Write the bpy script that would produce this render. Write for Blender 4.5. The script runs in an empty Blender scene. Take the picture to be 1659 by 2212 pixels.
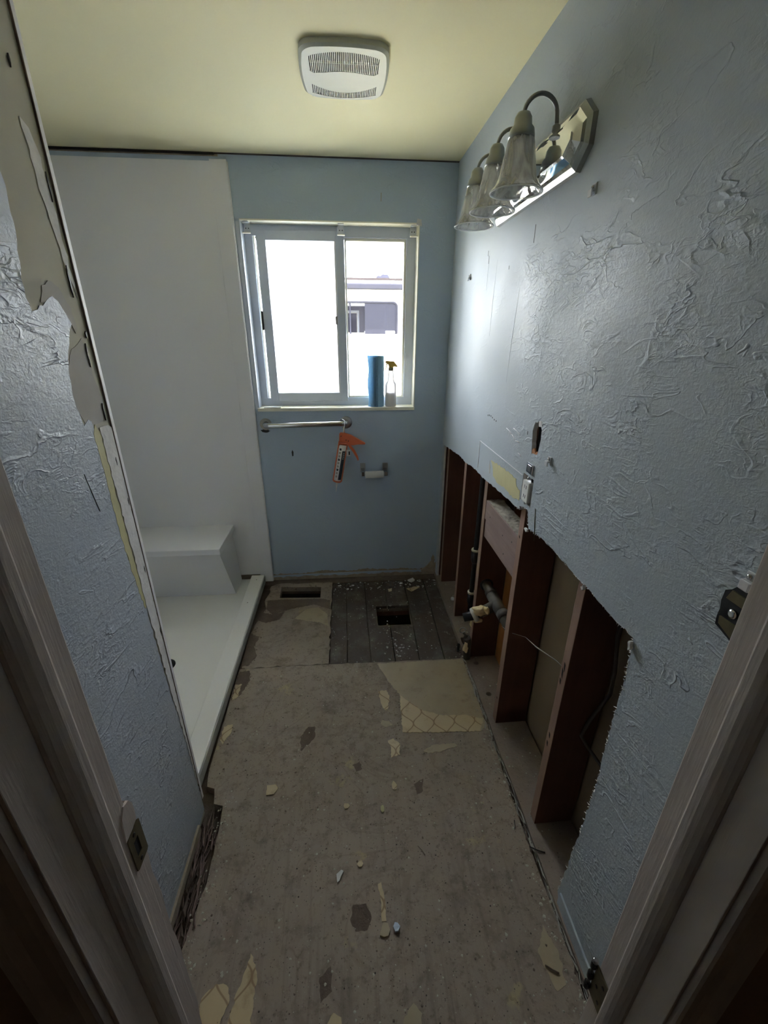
import bpy, bmesh, math, random
from mathutils import Vector, Matrix, noise
from mathutils.geometry import tessellate_polygon
random.seed(7)
SC = bpy.context.scene
COL = SC.collection
# ------------------------------------------------------------------ camera
cam_d = bpy.data.cameras.new('camera'); cam = bpy.data.objects.new('camera', cam_d); COL.objects.link(cam)
cam_d.sensor_fit = 'VERTICAL'; cam_d.sensor_height = 36.0; cam_d.sensor_width = 27.0
cam_d.lens = 36.0 * 925.72 / 2212.0; cam_d.clip_start = 0.02; cam_d.clip_end = 200
R = [[0.99647357, -0.02852574, 0.07890945], [-0.08379127, -0.38772057, 0.91796066], [0.00440931, -0.92133547, -0.38874351]]
M = Matrix(((R[0][0], -R[0][1], -R[0][2], 0.0), (R[1][0], -R[1][1], -R[1][2], 0.0), (R[2][0], -R[2][1], -R[2][2], 1.6375), (0, 0, 0, 1)))
cam.matrix_world = M
SC.camera = cam
# ------------------------------------------------------------------ world, sun, exposure
world = bpy.data.worlds.new('sky'); SC.world = world; world.use_nodes = True
wn = world.node_tree; wn.nodes.clear()
wo = wn.nodes.new('ShaderNodeOutputWorld'); wb = wn.nodes.new('ShaderNodeBackground')
wb.inputs['Color'].default_value = (0.88, 0.92, 1.0, 1); wb.inputs['Strength'].default_value = 4.0
wn.links.new(wb.outputs[0], wo.inputs[0])
sun_d = bpy.data.lights.new('sun', 'SUN'); sun_d.energy = 14.0; sun_d.angle = 0.01; sun_d.color = (1.0, 0.95, 0.89)
sun = bpy.data.objects.new('sun', sun_d); COL.objects.link(sun)
sun.rotation_euler = Vector((-0.75, 0.14, -0.95)).to_track_quat('-Z', 'Y').to_euler()
prt_d = bpy.data.lights.new('window_portal', 'AREA'); prt_d.shape = 'RECTANGLE'; prt_d.size = 0.90; prt_d.size_y = 0.92
prt_d.cycles.is_portal = True
prt = bpy.data.objects.new('window_portal', prt_d); COL.objects.link(prt)
prt.location = (-0.06, 2.84, 1.69); prt.rotation_euler = (math.radians(-90), 0, 0)
vs = SC.view_settings; vs.view_transform = 'Standard'; vs.look = 'None'; vs.exposure = 3.38; vs.gamma = 1.0; vs.use_curve_mapping = False
SC.cycles.max_bounces = 12; SC.cycles.diffuse_bounces = 7; SC.cycles.transparent_max_bounces = 16
SC.cycles.sample_clamp_indirect = 6.0
# ------------------------------------------------------------------ materials
class N:
    def __init__(s, name):
        s.m = bpy.data.materials.new(name); s.m.use_nodes = True; s.t = s.m.node_tree
        s.t.nodes.clear(); s.out = s.t.nodes.new('ShaderNodeOutputMaterial')
        s.b = s.t.nodes.new('ShaderNodeBsdfPrincipled'); s.t.links.new(s.b.outputs[0], s.out.inputs[0])
        s.tc = s.t.nodes.new('ShaderNodeTexCoord')
    def n(s, typ, **k):
        x = s.t.nodes.new(typ)
        for a, v in k.items(): setattr(x, a, v)
        return x
    def l(s, a, b): s.t.links.new(a, b)
    def map(s, scale=(1, 1, 1), loc=(0, 0, 0), rot=(0, 0, 0)):
        m = s.n('ShaderNodeMapping'); m.inputs['Scale'].default_value = scale; m.inputs['Location'].default_value = loc
        m.inputs['Rotation'].default_value = rot; s.l(s.tc.outputs['Object'], m.inputs[0]); return m.outputs[0]
    def noise(s, scale, detail=4, rough=.5, dist=0, vec=None, typ='FBM'):
        x = s.n('ShaderNodeTexNoise'); x.noise_type = typ
        x.inputs['Scale'].default_value = scale; x.inputs['Detail'].default_value = detail
        x.inputs['Roughness'].default_value = rough; x.inputs['Distortion'].default_value = dist
        s.l(vec or s.tc.outputs['Object'], x.inputs['Vector']); return x.outputs[0]
    def vor(s, scale, vec=None, feature='F1', rnd=1.0):
        x = s.n('ShaderNodeTexVoronoi'); x.feature = feature; x.inputs['Scale'].default_value = scale
        x.inputs['Randomness'].default_value = rnd
        s.l(vec or s.tc.outputs['Object'], x.inputs['Vector']); return x.outputs['Distance']
    def ramp(s, fac, stops):
        x = s.n('ShaderNodeValToRGB'); e = x.color_ramp.elements
        while len(e) < len(stops): e.new(.5)
        for i, (p, c) in enumerate(stops):
            e[i].position = p; e[i].color = (c[0], c[1], c[2], 1) if not isinstance(c, (int, float)) else (c, c, c, 1)
        s.l(fac, x.inputs[0]); return x.outputs[0]
    def mix(s, fac, a, b, typ='MIX'):
        x = s.n('ShaderNodeMix'); x.data_type = 'RGBA'; x.blend_type = typ
        for sock, v in ((x.inputs[0], fac), (x.inputs[6], a), (x.inputs[7], b)):
            if isinstance(v, (int, float)): sock.default_value = v
            elif isinstance(v, tuple): sock.default_value = (v[0], v[1], v[2], 1)
            else: s.l(v, sock)
        return x.outputs[2]
    def math(s, op, a, b=0.0, c=0.0):
        x = s.n('ShaderNodeMath'); x.operation = op
        for i, v in enumerate((a, b, c)):
            if isinstance(v, (int, float)): x.inputs[i].default_value = v
            else: s.l(v, x.inputs[i])
        return x.outputs[0]
    def color(s, c):
        if isinstance(c, tuple): s.b.inputs['Base Color'].default_value = (c[0], c[1], c[2], 1)
        else: s.l(c, s.b.inputs['Base Color'])
    def bump(s, h, strength=.3, dist=.004):
        x = s.n('ShaderNodeBump'); x.inputs['Strength'].default_value = strength; x.inputs['Distance'].default_value = dist
        s.l(h, x.inputs['Height']); s.l(x.outputs[0], s.b.inputs['Normal'])
    def set(s, rough=.5, metal=0, spec=.5):
        s.b.inputs['Roughness'].default_value = rough; s.b.inputs['Metallic'].default_value = metal
        s.b.inputs['Specular IOR Level'].default_value = spec; return s

def simple(name, c, rough=.6, metal=0, var=.15, vs=8, bump=0, bs=60, bd=.002):
    k = N(name).set(rough, metal)
    d = tuple(x * (1 - var) for x in c)
    k.color(k.mix(k.noise(vs, 5), d, tuple(min(1, x * (1 + var * .4)) for x in c)))
    if bump: k.bump(k.noise(bs, 5), bump, bd)
    return k.m

def wall_paint(name, c, rough=.42, depth=.006, strength=.55, smooth_box=None, spec=.5):
    k = N(name).set(rough, 0, spec)
    va = k.map((1, .75, 2.1), rot=(.5, .15, .3)); vb = k.map((1, .9, 1.9), (2.1, .7, 1.3), rot=(-.35, .3, -.2))
    def crease(sc, vec, w, dist):
        return k.ramp(k.noise(sc, 3, .5, dist, vec), [(.5 - w, 0.0), (.5, 1.0), (.5 + w * .35, 0.0)])
    ma = k.ramp(k.noise(5.5, 3), [(.50, .06), (.66, 1.0)]); mb = k.ramp(k.noise(7.5, 3, vec=vb), [(.50, .05), (.66, .9)])
    crm = k.math('ADD', k.math('MULTIPLY', crease(5, va, .050, .5), ma), k.math('MULTIPLY', crease(10, vb, .055, .7), mb))
    crm = k.math('ADD', crm, k.math('MULTIPLY', k.math('MULTIPLY', crease(24, vb, .11, .6), ma), .5))
    fine = k.noise(130, 4, .6, .8)
    fine2 = k.math('ADD', k.math('MULTIPLY', fine, .42), k.math('MULTIPLY', k.noise(38, 4, .6, .6, vb), .55))
    h = k.math('ADD', crm, fine2)
    if smooth_box:                      # skim-coated area of the wall is smoother (y range, z range)
        sep = k.n('ShaderNodeSeparateXYZ'); k.l(k.tc.outputs['Object'], sep.inputs[0])
        wob = k.math('MULTIPLY', k.noise(6, 3), .10)
        yy = k.math('ADD', sep.outputs[1], wob)
        f = k.n('ShaderNodeMapRange'); f.inputs[1].default_value = smooth_box[0]; f.inputs[2].default_value = smooth_box[1]
        f.inputs[3].default_value = 1.0; f.inputs[4].default_value = .16; k.l(yy, f.inputs[0])
        h = k.math('MULTIPLY', h, f.outputs[0])
    k.bump(h, strength, depth)
    big = k.noise(1.7, 4)
    k.color(k.mix(big, tuple(x * .93 for x in c), tuple(min(1, x * 1.05) for x in c)))
    r = k.ramp(k.noise(3.1, 4), [(.3, rough - .08), (.7, rough + .12)]); k.l(r, k.b.inputs['Roughness'])
    return k.m

MAT = {}
BLUE = (.365, .455, .545)
MAT['blue_right'] = wall_paint('blue_paint_right', (.395, .445, .485), .54, .0030, .62, (1.45, 1.75), .28)
MAT['blue_left'] = wall_paint('blue_paint_left', (.40, .445, .50), .46, .0034, .68)
MAT['blue_back_lit'] = wall_paint('blue_paint_back_lit', (.42, .51, .61), .5, .003, .35)  # same wall paint, lightened: brightness around the window put into the colour
MAT['paper'] = simple('drywall_paper', (.46, .44, .35), .9, 0, .2, 6, .2)
MAT['paper_grey'] = simple('drywall_paper_grey', (.42, .40, .36), .9, 0, .25, 9, .2)
MAT['yellow_paper'] = simple('yellow_old_paint', (.52, .49, .26), .7, 0, .2, 20, .3)
MAT['gypsum'] = simple('gypsum', (.66, .65, .63), .95, 0, .25, 30, .6, 90)
MAT['trim_white'] = simple('trim_white', (.72, .71, .72), .5, 0, .05)
MAT['ceiling'] = simple('ceiling_paint', (.80, .745, .48), .75, 0, .04, 2, .12, 240, .001)
MAT['panel'] = simple('shower_acrylic', (.76, .765, .785), .42, 0, .03, 2)
MAT['pan'] = simple('shower_pan_acrylic', (.82, .81, .76), .38, 0, .03, 2)
MAT['curb_side'] = simple('curb_side_grey', (.42, .42, .38), .6, 0, .1, 10)
MAT['jamb'] = None
k = N('jamb_paint').set(.55); st = k.map((60, 60, 4))
k.color(k.mix(k.noise(3, 4, .6), (.43, .37, .33), (.54, .47, .43))); k.bump(k.noise(4, 4, .6, 0, st), .35, .0012); MAT['jamb'] = k.m
MAT['hall'] = simple('hall_wall', (.30, .20, .12), .8, 0, .2, 3)
MAT['hall_floor'] = simple('hall_floor', (.10, .075, .055), .8)
MAT['cream'] = simple('window_cream', (.78, .76, .64), .55, 0, .06, 12, .15)
MAT['alu'] = simple('window_frame_paint', (.55, .60, .68), .45, .0, .08, 10, .1)
MAT['chrome'] = simple('chrome', (.62, .63, .64), .16, 1, .08, 12)
MAT['chrome_dull'] = simple('chrome_dull', (.42, .42, .43), .33, 1, .2, 20)
MAT['mirror'] = simple('mirror_chrome', (.80, .81, .80), .03, 1, .02, 3)
MAT['brass'] = simple('tarnished_brass', (.17, .14, .075), .45, .7, .45, 40, .2)
MAT['dark_metal'] = simple('dark_metal', (.04, .038, .034), .45, .6, .4, 40)
MAT['abs'] = simple('black_pipe_plastic', (.018, .020, .022), .3, 0, .3, 20)
MAT['abs_worn'] = simple('worn_drain_metal', (.13, .115, .095), .55, .25, .5, 24, .4)
MAT['coupling'] = simple('cream_fitting_rim', (.55, .50, .36), .6, 0, .2, 30)
MAT['foam'] = simple('expanding_foam', (.80, .66, .40), .8, 0, .25, 40, .9, 70, .006)
MAT['white_plastic'] = simple('white_plastic', (.72, .72, .70), .4, 0, .05)
MAT['fan_plastic'] = simple('fan_plastic', (.50, .51, .43), .5, 0, .04)
MAT['black'] = simple('black_void', (.012, .012, .012), .9)
MAT['orange'] = simple('orange_enamel', (.70, .17, .075), .42, 0, .12, 20)
MAT['roller'] = simple('cardboard_roller', (.66, .66, .64), .8, 0, .06)
MAT['mustard'] = simple('mustard_plastic', (.55, .36, .06), .4, 0, .1)
MAT['print_dark'] = simple('label_print_dark', (.035, .045, .06), .5)
MAT['cable'] = simple('grey_cable', (.10, .085, .075), .6)
MAT['rv_white'] = simple('trailer_white', (.82, .82, .84), .4, 0, .03, 1)
MAT['rv_grey'] = simple('trailer_grey', (.016, .016, .022), .6, 0, .1)
MAT['rv_brown'] = simple('trailer_brown', (.022, .018, .018), .5)
MAT['rv_blind'] = simple('trailer_dark_panel', (.0135, .0138, .020), .5)
MAT['fence'] = simple('fence_vinyl', (.85, .85, .85), .5, 0, .02, 1)
MAT['ground'] = simple('dry_grass', (.40, .36, .17), .95, 0, .3, 3, .5, 40)
MAT['siding'] = simple('house_siding', (.06, .06, .075), .8, 0, .1)
k = N('roof_shingles').set(.9); k.color(k.mix(k.vor(9), (.07, .055, .045), (.13, .105, .09))); MAT['shingle'] = k.m

def wood(name, a, b, axis='z', rough=.7, sc=1.0, bump=.25):
    k = N(name).set(rough)
    s = {'z': (28, 28, 1.6), 'y': (28, 1.6, 28), 'x': (1.6, 28, 28)}[axis]
    v = k.map(tuple(q * sc for q in s))
    g = k.noise(1.4, 6, .6, .5, v); w = k.noise(4, 3)
    c = k.mix(g, a, b); c = k.mix(k.ramp(w, [(.4, 0.0), (.75, .5)]), c, tuple(x * .55 for x in a))
    k.color(c); k.bump(g, bump, .002); return k.m
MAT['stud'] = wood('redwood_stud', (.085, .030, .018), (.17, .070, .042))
MAT['stud_edge'] = wood('pale_stud_edge', (.24, .14, .10), (.37, .24, .175))  # paler wood for the stud edges facing the room
MAT['block'] = wood('blocking_wood', (.20, .135, .115), (.34, .245, .215), 'y')
MAT['block_top'] = simple('dusty_block_top', (.46, .41, .34), .9, 0, .85, 38, .9, 120, .006)
MAT['sheath'] = wood('orange_sheathing', (.30, .105, .025), (.52, .22, .06), 'z')
MAT['back_drywall'] = simple('cavity_drywall', (.36, .28, .185), .9, 0, .2, 4)
MAT['plate'] = None
k = N('dusty_bottom_plate').set(.85)
c = k.mix(k.noise(9, 6, .65), (.16, .12, .095), (.33, .275, .225)); c = k.mix(k.ramp(k.vor(60), [(.0, 1.0), (.16, 0.0)]), c, (.06, .045, .035))
k.color(c); k.bump(k.noise(70, 5), .6, .004); MAT['plate'] = k.m
k = N('dark_subfloor_plank').set(.6)
v = k.map((40, 3, 40)); g = k.noise(1.2, 6, .6, .4, v)
c = k.mix(g, (.042, .030, .023), (.098, .072, .055))
c = k.mix(k.ramp(k.noise(7, 5, .7), [(.50, 0.0), (.68, .8)]), c, (.16, .145, .115))
c = k.mix(k.ramp(k.noise(34, 4, .6), [(.63, 0.0), (.70, .9)]), c, (.32, .30, .25))
k.color(c); k.bump(k.noise(50, 5), .5, .003); MAT['plank'] = k.m

def particleboard(name, patches=True):
    k = N(name).set(.78, 0, .35)
    base = k.mix(k.noise(2.2, 6, .6, .3), (.245, .197, .155), (.375, .315, .255))
    st = k.map((26, 1.3, 1)); streak = k.ramp(k.noise(1.1, 4, .6, .1, st), [(.52, 0.0), (.74, .55)])
    sep = k.n('ShaderNodeSeparateXYZ'); k.l(k.tc.outputs['Object'], sep.inputs[0])
    near = k.n('ShaderNodeMapRange'); near.inputs[1].default_value = 1.25; near.inputs[2].default_value = .55
    near.inputs[3].default_value = 0.1; near.inputs[4].default_value = 1.0; k.l(sep.outputs[1], near.inputs[0])
    base = k.mix(k.math('MULTIPLY', streak, near.outputs[0]), base, (.085, .065, .052))
    stain = k.ramp(k.noise(4.5, 5, .7, .5), [(.56, 0.0), (.66, .42)])
    base = k.mix(stain, base, (.13, .095, .07))
    # meandering water-stain rims
    rim = k.ramp(k.noise(2.6, 5, .55, .8), [(.492, 0.0), (.505, .28), (.52, 0.0)])
    base = k.mix(rim, base, (.12, .085, .055))
    grime = k.ramp(k.noise(16, 6, .75), [(.51, 0.0), (.70, .55)]); base = k.mix(grime, base, (.10, .078, .06))
    yel = k.ramp(k.noise(6.3, 5, .65, .2, k.map((1, 1, 1), (3.3, 1.1, 0))), [(.64, 0.0), (.70, .55)]); base = k.mix(yel, base, (.46, .38, .20))
    # dark nail heads / specks
    sp = k.ramp(k.vor(26), [(.045, 1.0), (.075, 0.0)]); base = k.mix(sp, base, (.035, .028, .022))
    sp2 = k.ramp(k.vor(75), [(.09, .85), (.16, 0.0)]); base = k.mix(sp2, base, (.09, .07, .055))
    li = k.ramp(k.vor(47, k.map((1, 1, 1), (.37, .11, 0))), [(.035, .9), (.07, 0.0)]); base = k.mix(li, base, (.46, .42, .34))
    blot = k.ramp(k.noise(42, 5, .7), [(.56, 0.0), (.66, .55)]); base = k.mix(blot, base, (.12, .085, .062))
    k.color(base); k.bump(k.noise(90, 6, .7), .45, .0025); return k.m
MAT['particle'] = particleboard('stained_particleboard')
k = N('rotten_edge').set(.9); k.color(k.mix(k.noise(18, 6, .7), (.075, .05, .038), (.21, .16, .12))); k.bump(k.noise(40, 6, .7), 1.0, .008); MAT['rotten'] = k.m
k = N('bottom_wall_dirt').set(.9); k.color(k.mix(k.noise(25, 6, .7), (.20, .15, .10), (.52, .46, .36))); k.bump(k.noise(40, 5), .5, .004); MAT['dirtpaper'] = k.m

def vinyl(name, trellis, c1, c2, dark):
    k = N(name).set(.42, 0, .5)
    base = k.mix(k.noise(8, 5, .6), c1, c2)
    if trellis:
        sep = k.n('ShaderNodeSeparateXYZ'); k.l(k.tc.outputs['Object'], sep.inputs[0])
        P_ = .094; ky = 2 * math.pi / .13
        sn = k.math('MULTIPLY', k.math('SINE', k.math('MULTIPLY', sep.outputs[1], ky)), P_ / 4)
        d1 = k.math('ABSOLUTE', k.math('SINE', k.math('MULTIPLY', k.math('SUBTRACT', sep.outputs[0], sn), math.pi / P_)))
        d2 = k.math('ABSOLUTE', k.math('SINE', k.math('MULTIPLY', k.math('ADD', k.math('SUBTRACT', sep.outputs[0], P_ / 2), sn), math.pi / P_)))
        f = k.math('MINIMUM', d1, d2)
        line = k.ramp(f, [(.06, .8), (.15, 0.0)]); base = k.mix(line, base, dark)
    base = k.mix(k.ramp(k.noise(14, 5, .7), [(.55, 0.0), (.75, .6)]), base, dark)
    k.color(base); k.bump(k.noise(60, 4), .3, .002); return k.m
MAT['vinyl'] = vinyl('old_vinyl_trellis', True, (.42, .33, .19), (.60, .485, .30), (.24, .15, .08))
MAT['vinyl_plain'] = vinyl('old_vinyl_backing', False, (.30, .245, .165), (.45, .37, .24), (.19, .13, .085))

# translucent / glass
k = N('frosted_glass'); k.t.nodes.remove(k.b)
tr = k.n('ShaderNodeBsdfTranslucent'); tr.inputs[0].default_value = (.93, .95, .97, 1)
df = k.n('ShaderNodeBsdfDiffuse'); df.inputs[0].default_value = (.75, .78, .8, 1)
mx = k.n('ShaderNodeMixShader'); mx.inputs[0].default_value = .15; k.l(tr.outputs[0], mx.inputs[1]); k.l(df.outputs[0], mx.inputs[2]); k.l(mx.outputs[0], k.out.inputs[0]); MAT['frosted'] = k.m
def clearglass(name, tint, refl, diff=0.0, dcol=(.8, .8, .8), bump=None, rough=.03):
    k = N(name); k.t.nodes.remove(k.b)
    tp = k.n('ShaderNodeBsdfTransparent'); tp.inputs[0].default_value = (*tint, 1)
    gl = k.n('ShaderNodeBsdfGlossy'); gl.inputs['Roughness'].default_value = rough
    fr = k.n('ShaderNodeFresnel'); fr.inputs[0].default_value = 1.45
    f = k.math('MULTIPLY', fr.outputs[0], refl)
    m1 = k.n('ShaderNodeMixShader'); k.l(f, m1.inputs[0]); k.l(tp.outputs[0], m1.inputs[1]); k.l(gl.outputs[0], m1.inputs[2])
    last = m1
    if diff:
        dd = k.n('ShaderNodeBsdfDiffuse'); dd.inputs[0].default_value = (*dcol, 1)
        m2 = k.n('ShaderNodeMixShader'); m2.inputs[0].default_value = diff
        k.l(m1.outputs[0], m2.inputs[1]); k.l(dd.outputs[0], m2.inputs[2]); last = m2
        if bump:
            b = k.n('ShaderNodeBump'); b.inputs['Strength'].default_value = .8; b.inputs['Distance'].default_value = .006
            k.l(bump(k), b.inputs['Height'])
            for x in (gl, dd, fr): k.l(b.outputs[0], x.inputs['Normal'])
            k.l(k.ramp(bump(k), [(.3, diff * .5), (.8, min(1, diff * 1.9))]), m2.inputs[0])
    k.l(last.outputs[0], k.out.inputs[0]); return k.m
MAT['clear'] = clearglass('clear_pane', (.97, .98, .98), .9)
MAT['clear_plastic'] = clearglass('clear_plastic', (.95, .96, .96), 1.3, .55, (.88, .90, .92), rough=.15)
MAT['shade_glass'] = clearglass('pressed_glass', (.97, .97, .965), 2.2, .30, (.82, .82, .80), lambda k: k.noise(16, 3, .5, .8, k.map((2.4, 2.4, .7), rot=(.25, .2, 0))), .12)
MAT['bottle'] = clearglass('bottle_plastic', (.85, .85, .85), 1.0, .62, (.85, .83, .82), rough=.2)
MAT['rv_glass'] = None
for q_ in ('rv_grey', 'rv_brown', 'rv_blind'): MAT[q_].node_tree.nodes['Principled BSDF'].inputs['Specular IOR Level'].default_value = 0.03
k = N('trailer_window_glass').set(.02, 0, .9); k.color((.0060, .0060, .0085)); k.b.inputs['IOR'].default_value = 1.45; MAT['rv_glass'] = k.m
k = N('towel_blue').set(.9); k.color(k.mix(k.noise(160, 3), (.20, .36, .50), (.30, .48, .64))); k.bump(k.noise(220, 2), .6, .003)
MAT['towel'] = k.m

# ------------------------------------------------------------------ mesh helpers
def new_obj(name, bm, m, parent=None, smooth=False, kind=None, label=None):
    me = bpy.data.meshes.new(name); bm.to_mesh(me); bm.free()
    o = bpy.data.objects.new(name, me); COL.objects.link(o)
    for x in (m if isinstance(m, (list, tuple)) else [m]): me.materials.append(MAT[x] if isinstance(x, str) else x)
    if parent is not None:
        o.parent = parent
        o.matrix_parent_inverse = Matrix.Translation(-Vector(parent.location)) if parent.type == 'EMPTY' else Matrix.Identity(4)
    if smooth:
        for p in me.polygons: p.use_smooth = True
    if kind: o['kind'] = kind
    if label: o['label'] = label
    return o
def thing(name, loc, label, cat, group=None):
    o = bpy.data.objects.new(name, None); COL.objects.link(o); o.location = loc; o.empty_display_size = .05
    o['label'] = label; o['category'] = cat
    if group: o['group'] = group
    return o
def tag(o, label, cat, group=None):
    o['label'] = label; o['category'] = cat
    if group: o['group'] = group
    return o
def struct(o): o['kind'] = 'structure'; return o
def box(bm, x0, x1, y0, y1, z0, z1, bev=0, mi=0, mat=None):
    vs_ = [bm.verts.new((x, y, z)) for x in (x0, x1) for y in (y0, y1) for z in (z0, z1)]
    idx = [(0, 1, 3, 2), (4, 6, 7, 5), (0, 4, 5, 1), (2, 3, 7, 6), (0, 2, 6, 4), (1, 5, 7, 3)]
    fs = [bm.faces.new([vs_[i] for i in f]) for f in idx]
    for f in fs: f.material_index = mi
    if mat is not None:
        for v in vs_: v.co = mat @ v.co
    if bev:
        es = list({e for f in fs for e in f.edges})
        r = bmesh.ops.bevel(bm, geom=es, offset=bev, segments=2, affect='EDGES', profile=.6)
        for f in r['faces']: f.material_index = mi
    return fs
def bbox(x0, x1, y0, y1, z0, z1, bev=0, mat=None):
    bm = bmesh.new(); box(bm, x0, x1, y0, y1, z0, z1, bev, 0, mat); bmesh.ops.recalc_face_normals(bm, faces=bm.faces); return bm
def B(name, dims, m, parent=None, bev=0, **k): return new_obj(name, bbox(*dims, bev), m, parent, **k)
def jag(pts, step, amp, seed=0, closed=True):
    rnd = random.Random(seed); out = []; n = len(pts)
    for i in range(n if closed else n - 1):
        a, b = Vector(pts[i]), Vector(pts[(i + 1) % n]); L = (b - a).length; k_ = max(1, int(L / step))
        d = (b - a).normalized() if L else Vector((1, 0)); nn = Vector((-d.y, d.x))
        for j in range(k_):
            p = a + (b - a) * (j / k_)
            if j: p = p + nn * rnd.uniform(-amp, amp) + d * rnd.uniform(-step * .25, step * .25)
            out.append((p.x, p.y))
    if not closed: out.append(tuple(pts[-1]))
    return out
def slab(bm, loops, plane, a0, a1, mi=0, mi_side=None):
    """plane 'x': loops are (y,z); 'y': (x,z); 'z': (x,y). extruded between a0 and a1"""
    def P3(p, a):
        return {'x': (a, p[0], p[1]), 'y': (p[0], a, p[1]), 'z': (p[0], p[1], a)}[plane]
    tris = tessellate_polygon([[Vector((p[0], p[1], 0)) for p in L] for L in loops])
    flat = [p for L in loops for p in L]
    A = [bm.verts.new(P3(p, a0)) for p in flat]; C = [bm.verts.new(P3(p, a1)) for p in flat]
    for t in tris:
        try:
            f = bm.faces.new([A[i] for i in t]); f.material_index = mi
            f = bm.faces.new([C[i] for i in reversed(t)]); f.material_index = mi
        except ValueError: pass
    o = 0
    for L in loops:
        n = len(L)
        for i in range(n):
            j = (i + 1) % n
            try:
                f = bm.faces.new([A[o + i], A[o + j], C[o + j], C[o + i]]); f.material_index = mi if mi_side is None else mi_side
            except ValueError: pass
        o += n
    bmesh.ops.recalc_face_normals(bm, faces=bm.faces)
def S(name, loops, plane, a0, a1, m, parent=None, mi_side=None, **k):
    bm = bmesh.new(); slab(bm, loops, plane, a0, a1, 0, mi_side); return new_obj(name, bm, m, parent, **k)
def frame_from(d):
    d = Vector(d).normalized(); u = d.cross(Vector((0, 0, 1)))
    if u.length < 1e-3: u = d.cross(Vector((0, 1, 0)))
    u.normalize(); return u, d.cross(u)
def tube(bm, pts, r, seg=12, cap=True, mi=0):
    pts = [Vector(p) for p in pts]; rs = r if isinstance(r, (list, tuple)) else [r] * len(pts); rings = []; u = None
    for i, p in enumerate(pts):
        t = (pts[min(i + 1, len(pts) - 1)] - pts[max(i - 1, 0)]).normalized()
        if u is None: u, w = frame_from(t)
        else:
            u = (u - t * u.dot(t)).normalized()
        w = t.cross(u)
        rings.append([bm.verts.new(p + (u * math.cos(2 * math.pi * q / seg) + w * math.sin(2 * math.pi * q / seg)) * rs[i]) for q in range(seg)])
    for a, b in zip(rings, rings[1:]):
        for q in range(seg):
            f = bm.faces.new([a[q], a[(q + 1) % seg], b[(q + 1) % seg], b[q]]); f.material_index = mi; f.smooth = True
    if cap:
        for rr in (rings[0][::-1], rings[-1]):
            f = bm.faces.new(rr); f.material_index = mi
def T(name, pts, r, m, parent=None, seg=12, **k):
    bm = bmesh.new(); tube(bm, pts, r, seg); bmesh.ops.recalc_face_normals(bm, faces=bm.faces); return new_obj(name, bm, m, parent, **k)
def lathe(bm, prof, c, axis='z', seg=32, flute=None, mi=0, closed=False):
    c = Vector(c); rings = []
    for (r, h) in prof:
        ring = []
        for q in range(seg):
            a = 2 * math.pi * q / seg; rr = r * (1 + (flute(a, h) if flute else 0))
            v = {'z': (rr * math.cos(a), rr * math.sin(a), h), 'y': (rr * math.cos(a), h, rr * math.sin(a)), 'x': (h, rr * math.cos(a), rr * math.sin(a))}[axis]
            ring.append(bm.verts.new(c + Vector(v)))
        rings.append(ring)
    pairs = list(zip(rings, rings[1:])) + ([(rings[-1], rings[0])] if closed else [])
    for a, b in pairs:
        for q in range(seg):
            f = bm.faces.new([a[q], a[(q + 1) % seg], b[(q + 1) % seg], b[q]]); f.smooth = True; f.material_index = mi
    if not closed:
        for rr, pr in ((rings[0], prof[0]), (rings[-1], prof[-1])):
            if pr[0] > 1e-5: bm.faces.new(rr)
    bmesh.ops.recalc_face_normals(bm, faces=bm.faces)
def L(name, prof, c, m, parent=None, axis='z', seg=32, flute=None, closed=False, **k):
    bm = bmesh.new(); lathe(bm, prof, c, axis, seg, flute, 0, closed); return new_obj(name, bm, m, parent, **k)
def arc(c, r, a0, a1, n, plane='xz'):
    out = []
    for i in range(n + 1):
        a = math.radians(a0 + (a1 - a0) * i / n); x, z = r * math.cos(a), r * math.sin(a)
        out.append((c[0] + x, c[1], c[2] + z) if plane == 'xz' else (c[0] + x, c[1] + z, c[2]))
    return out
XR, XL, YB, ZC = .61, -.57, 2.686, 2.44

# ================================================================== SETTING
# ceiling
ceil = struct(B('ceiling', (-1.55, .80, .26, 2.80, ZC, ZC + .05), 'ceiling'))
# thin line of caulk where ceiling meets walls, and the torn gap over the shower panel
# back wall: drywall board with window opening + paint skin with ragged bottom
WX0, WX1, WZ0, WZ1 = -.530, .412, 1.200, 2.168
back = struct(S('wall_back', [[(-1.55, -.02), (.80, -.02), (.80, ZC), (-1.55, ZC)], [(WX0, WZ0), (WX1, WZ0), (WX1, WZ1), (WX0, WZ1)]], 'y', YB + .0015, YB + .11, ['dirtpaper', 'dirtpaper']))
bot = jag([(-.58, .045), (-.35, .042), (-.20, .060), (-.02, .050), (.10, .062), (.25, .052), (.38, .055), (.48, .040), (.56, .06), (XR, .10)], .012, .006, 3, False)
S('paint_layer', [bot + [(XR + .014, .10), (XR + .014, ZC), (-.60, ZC), (-.60, .05)], [(WX0, WZ0), (WX1, WZ0), (WX1, WZ1), (WX0, WZ1)]], 'y', YB, YB + .0015, 'blue_back_lit', back)
# lower torn strip in pale paint
st_ = jag([(-.57, .018), (-.30, .024), (.0, .02), (.3, .026), (.56, .02)], .02, .006, 5, False)
S('torn_paint_strip', [st_ + [(.56, .034), (.30, .040), (.02, .038), (-.25, .036), (-.57, .034)]], 'y', YB - .002, YB + .002, 'blue_back_lit', back)
S('torn_paper', [jag([(.50, .03), (.598, .0), (.598, .14), (.585, .16), (.575, .11), (.545, .07)], .01, .004, 9)], 'y', YB - .008, YB + .001, 'dirtpaper', back)
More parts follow.
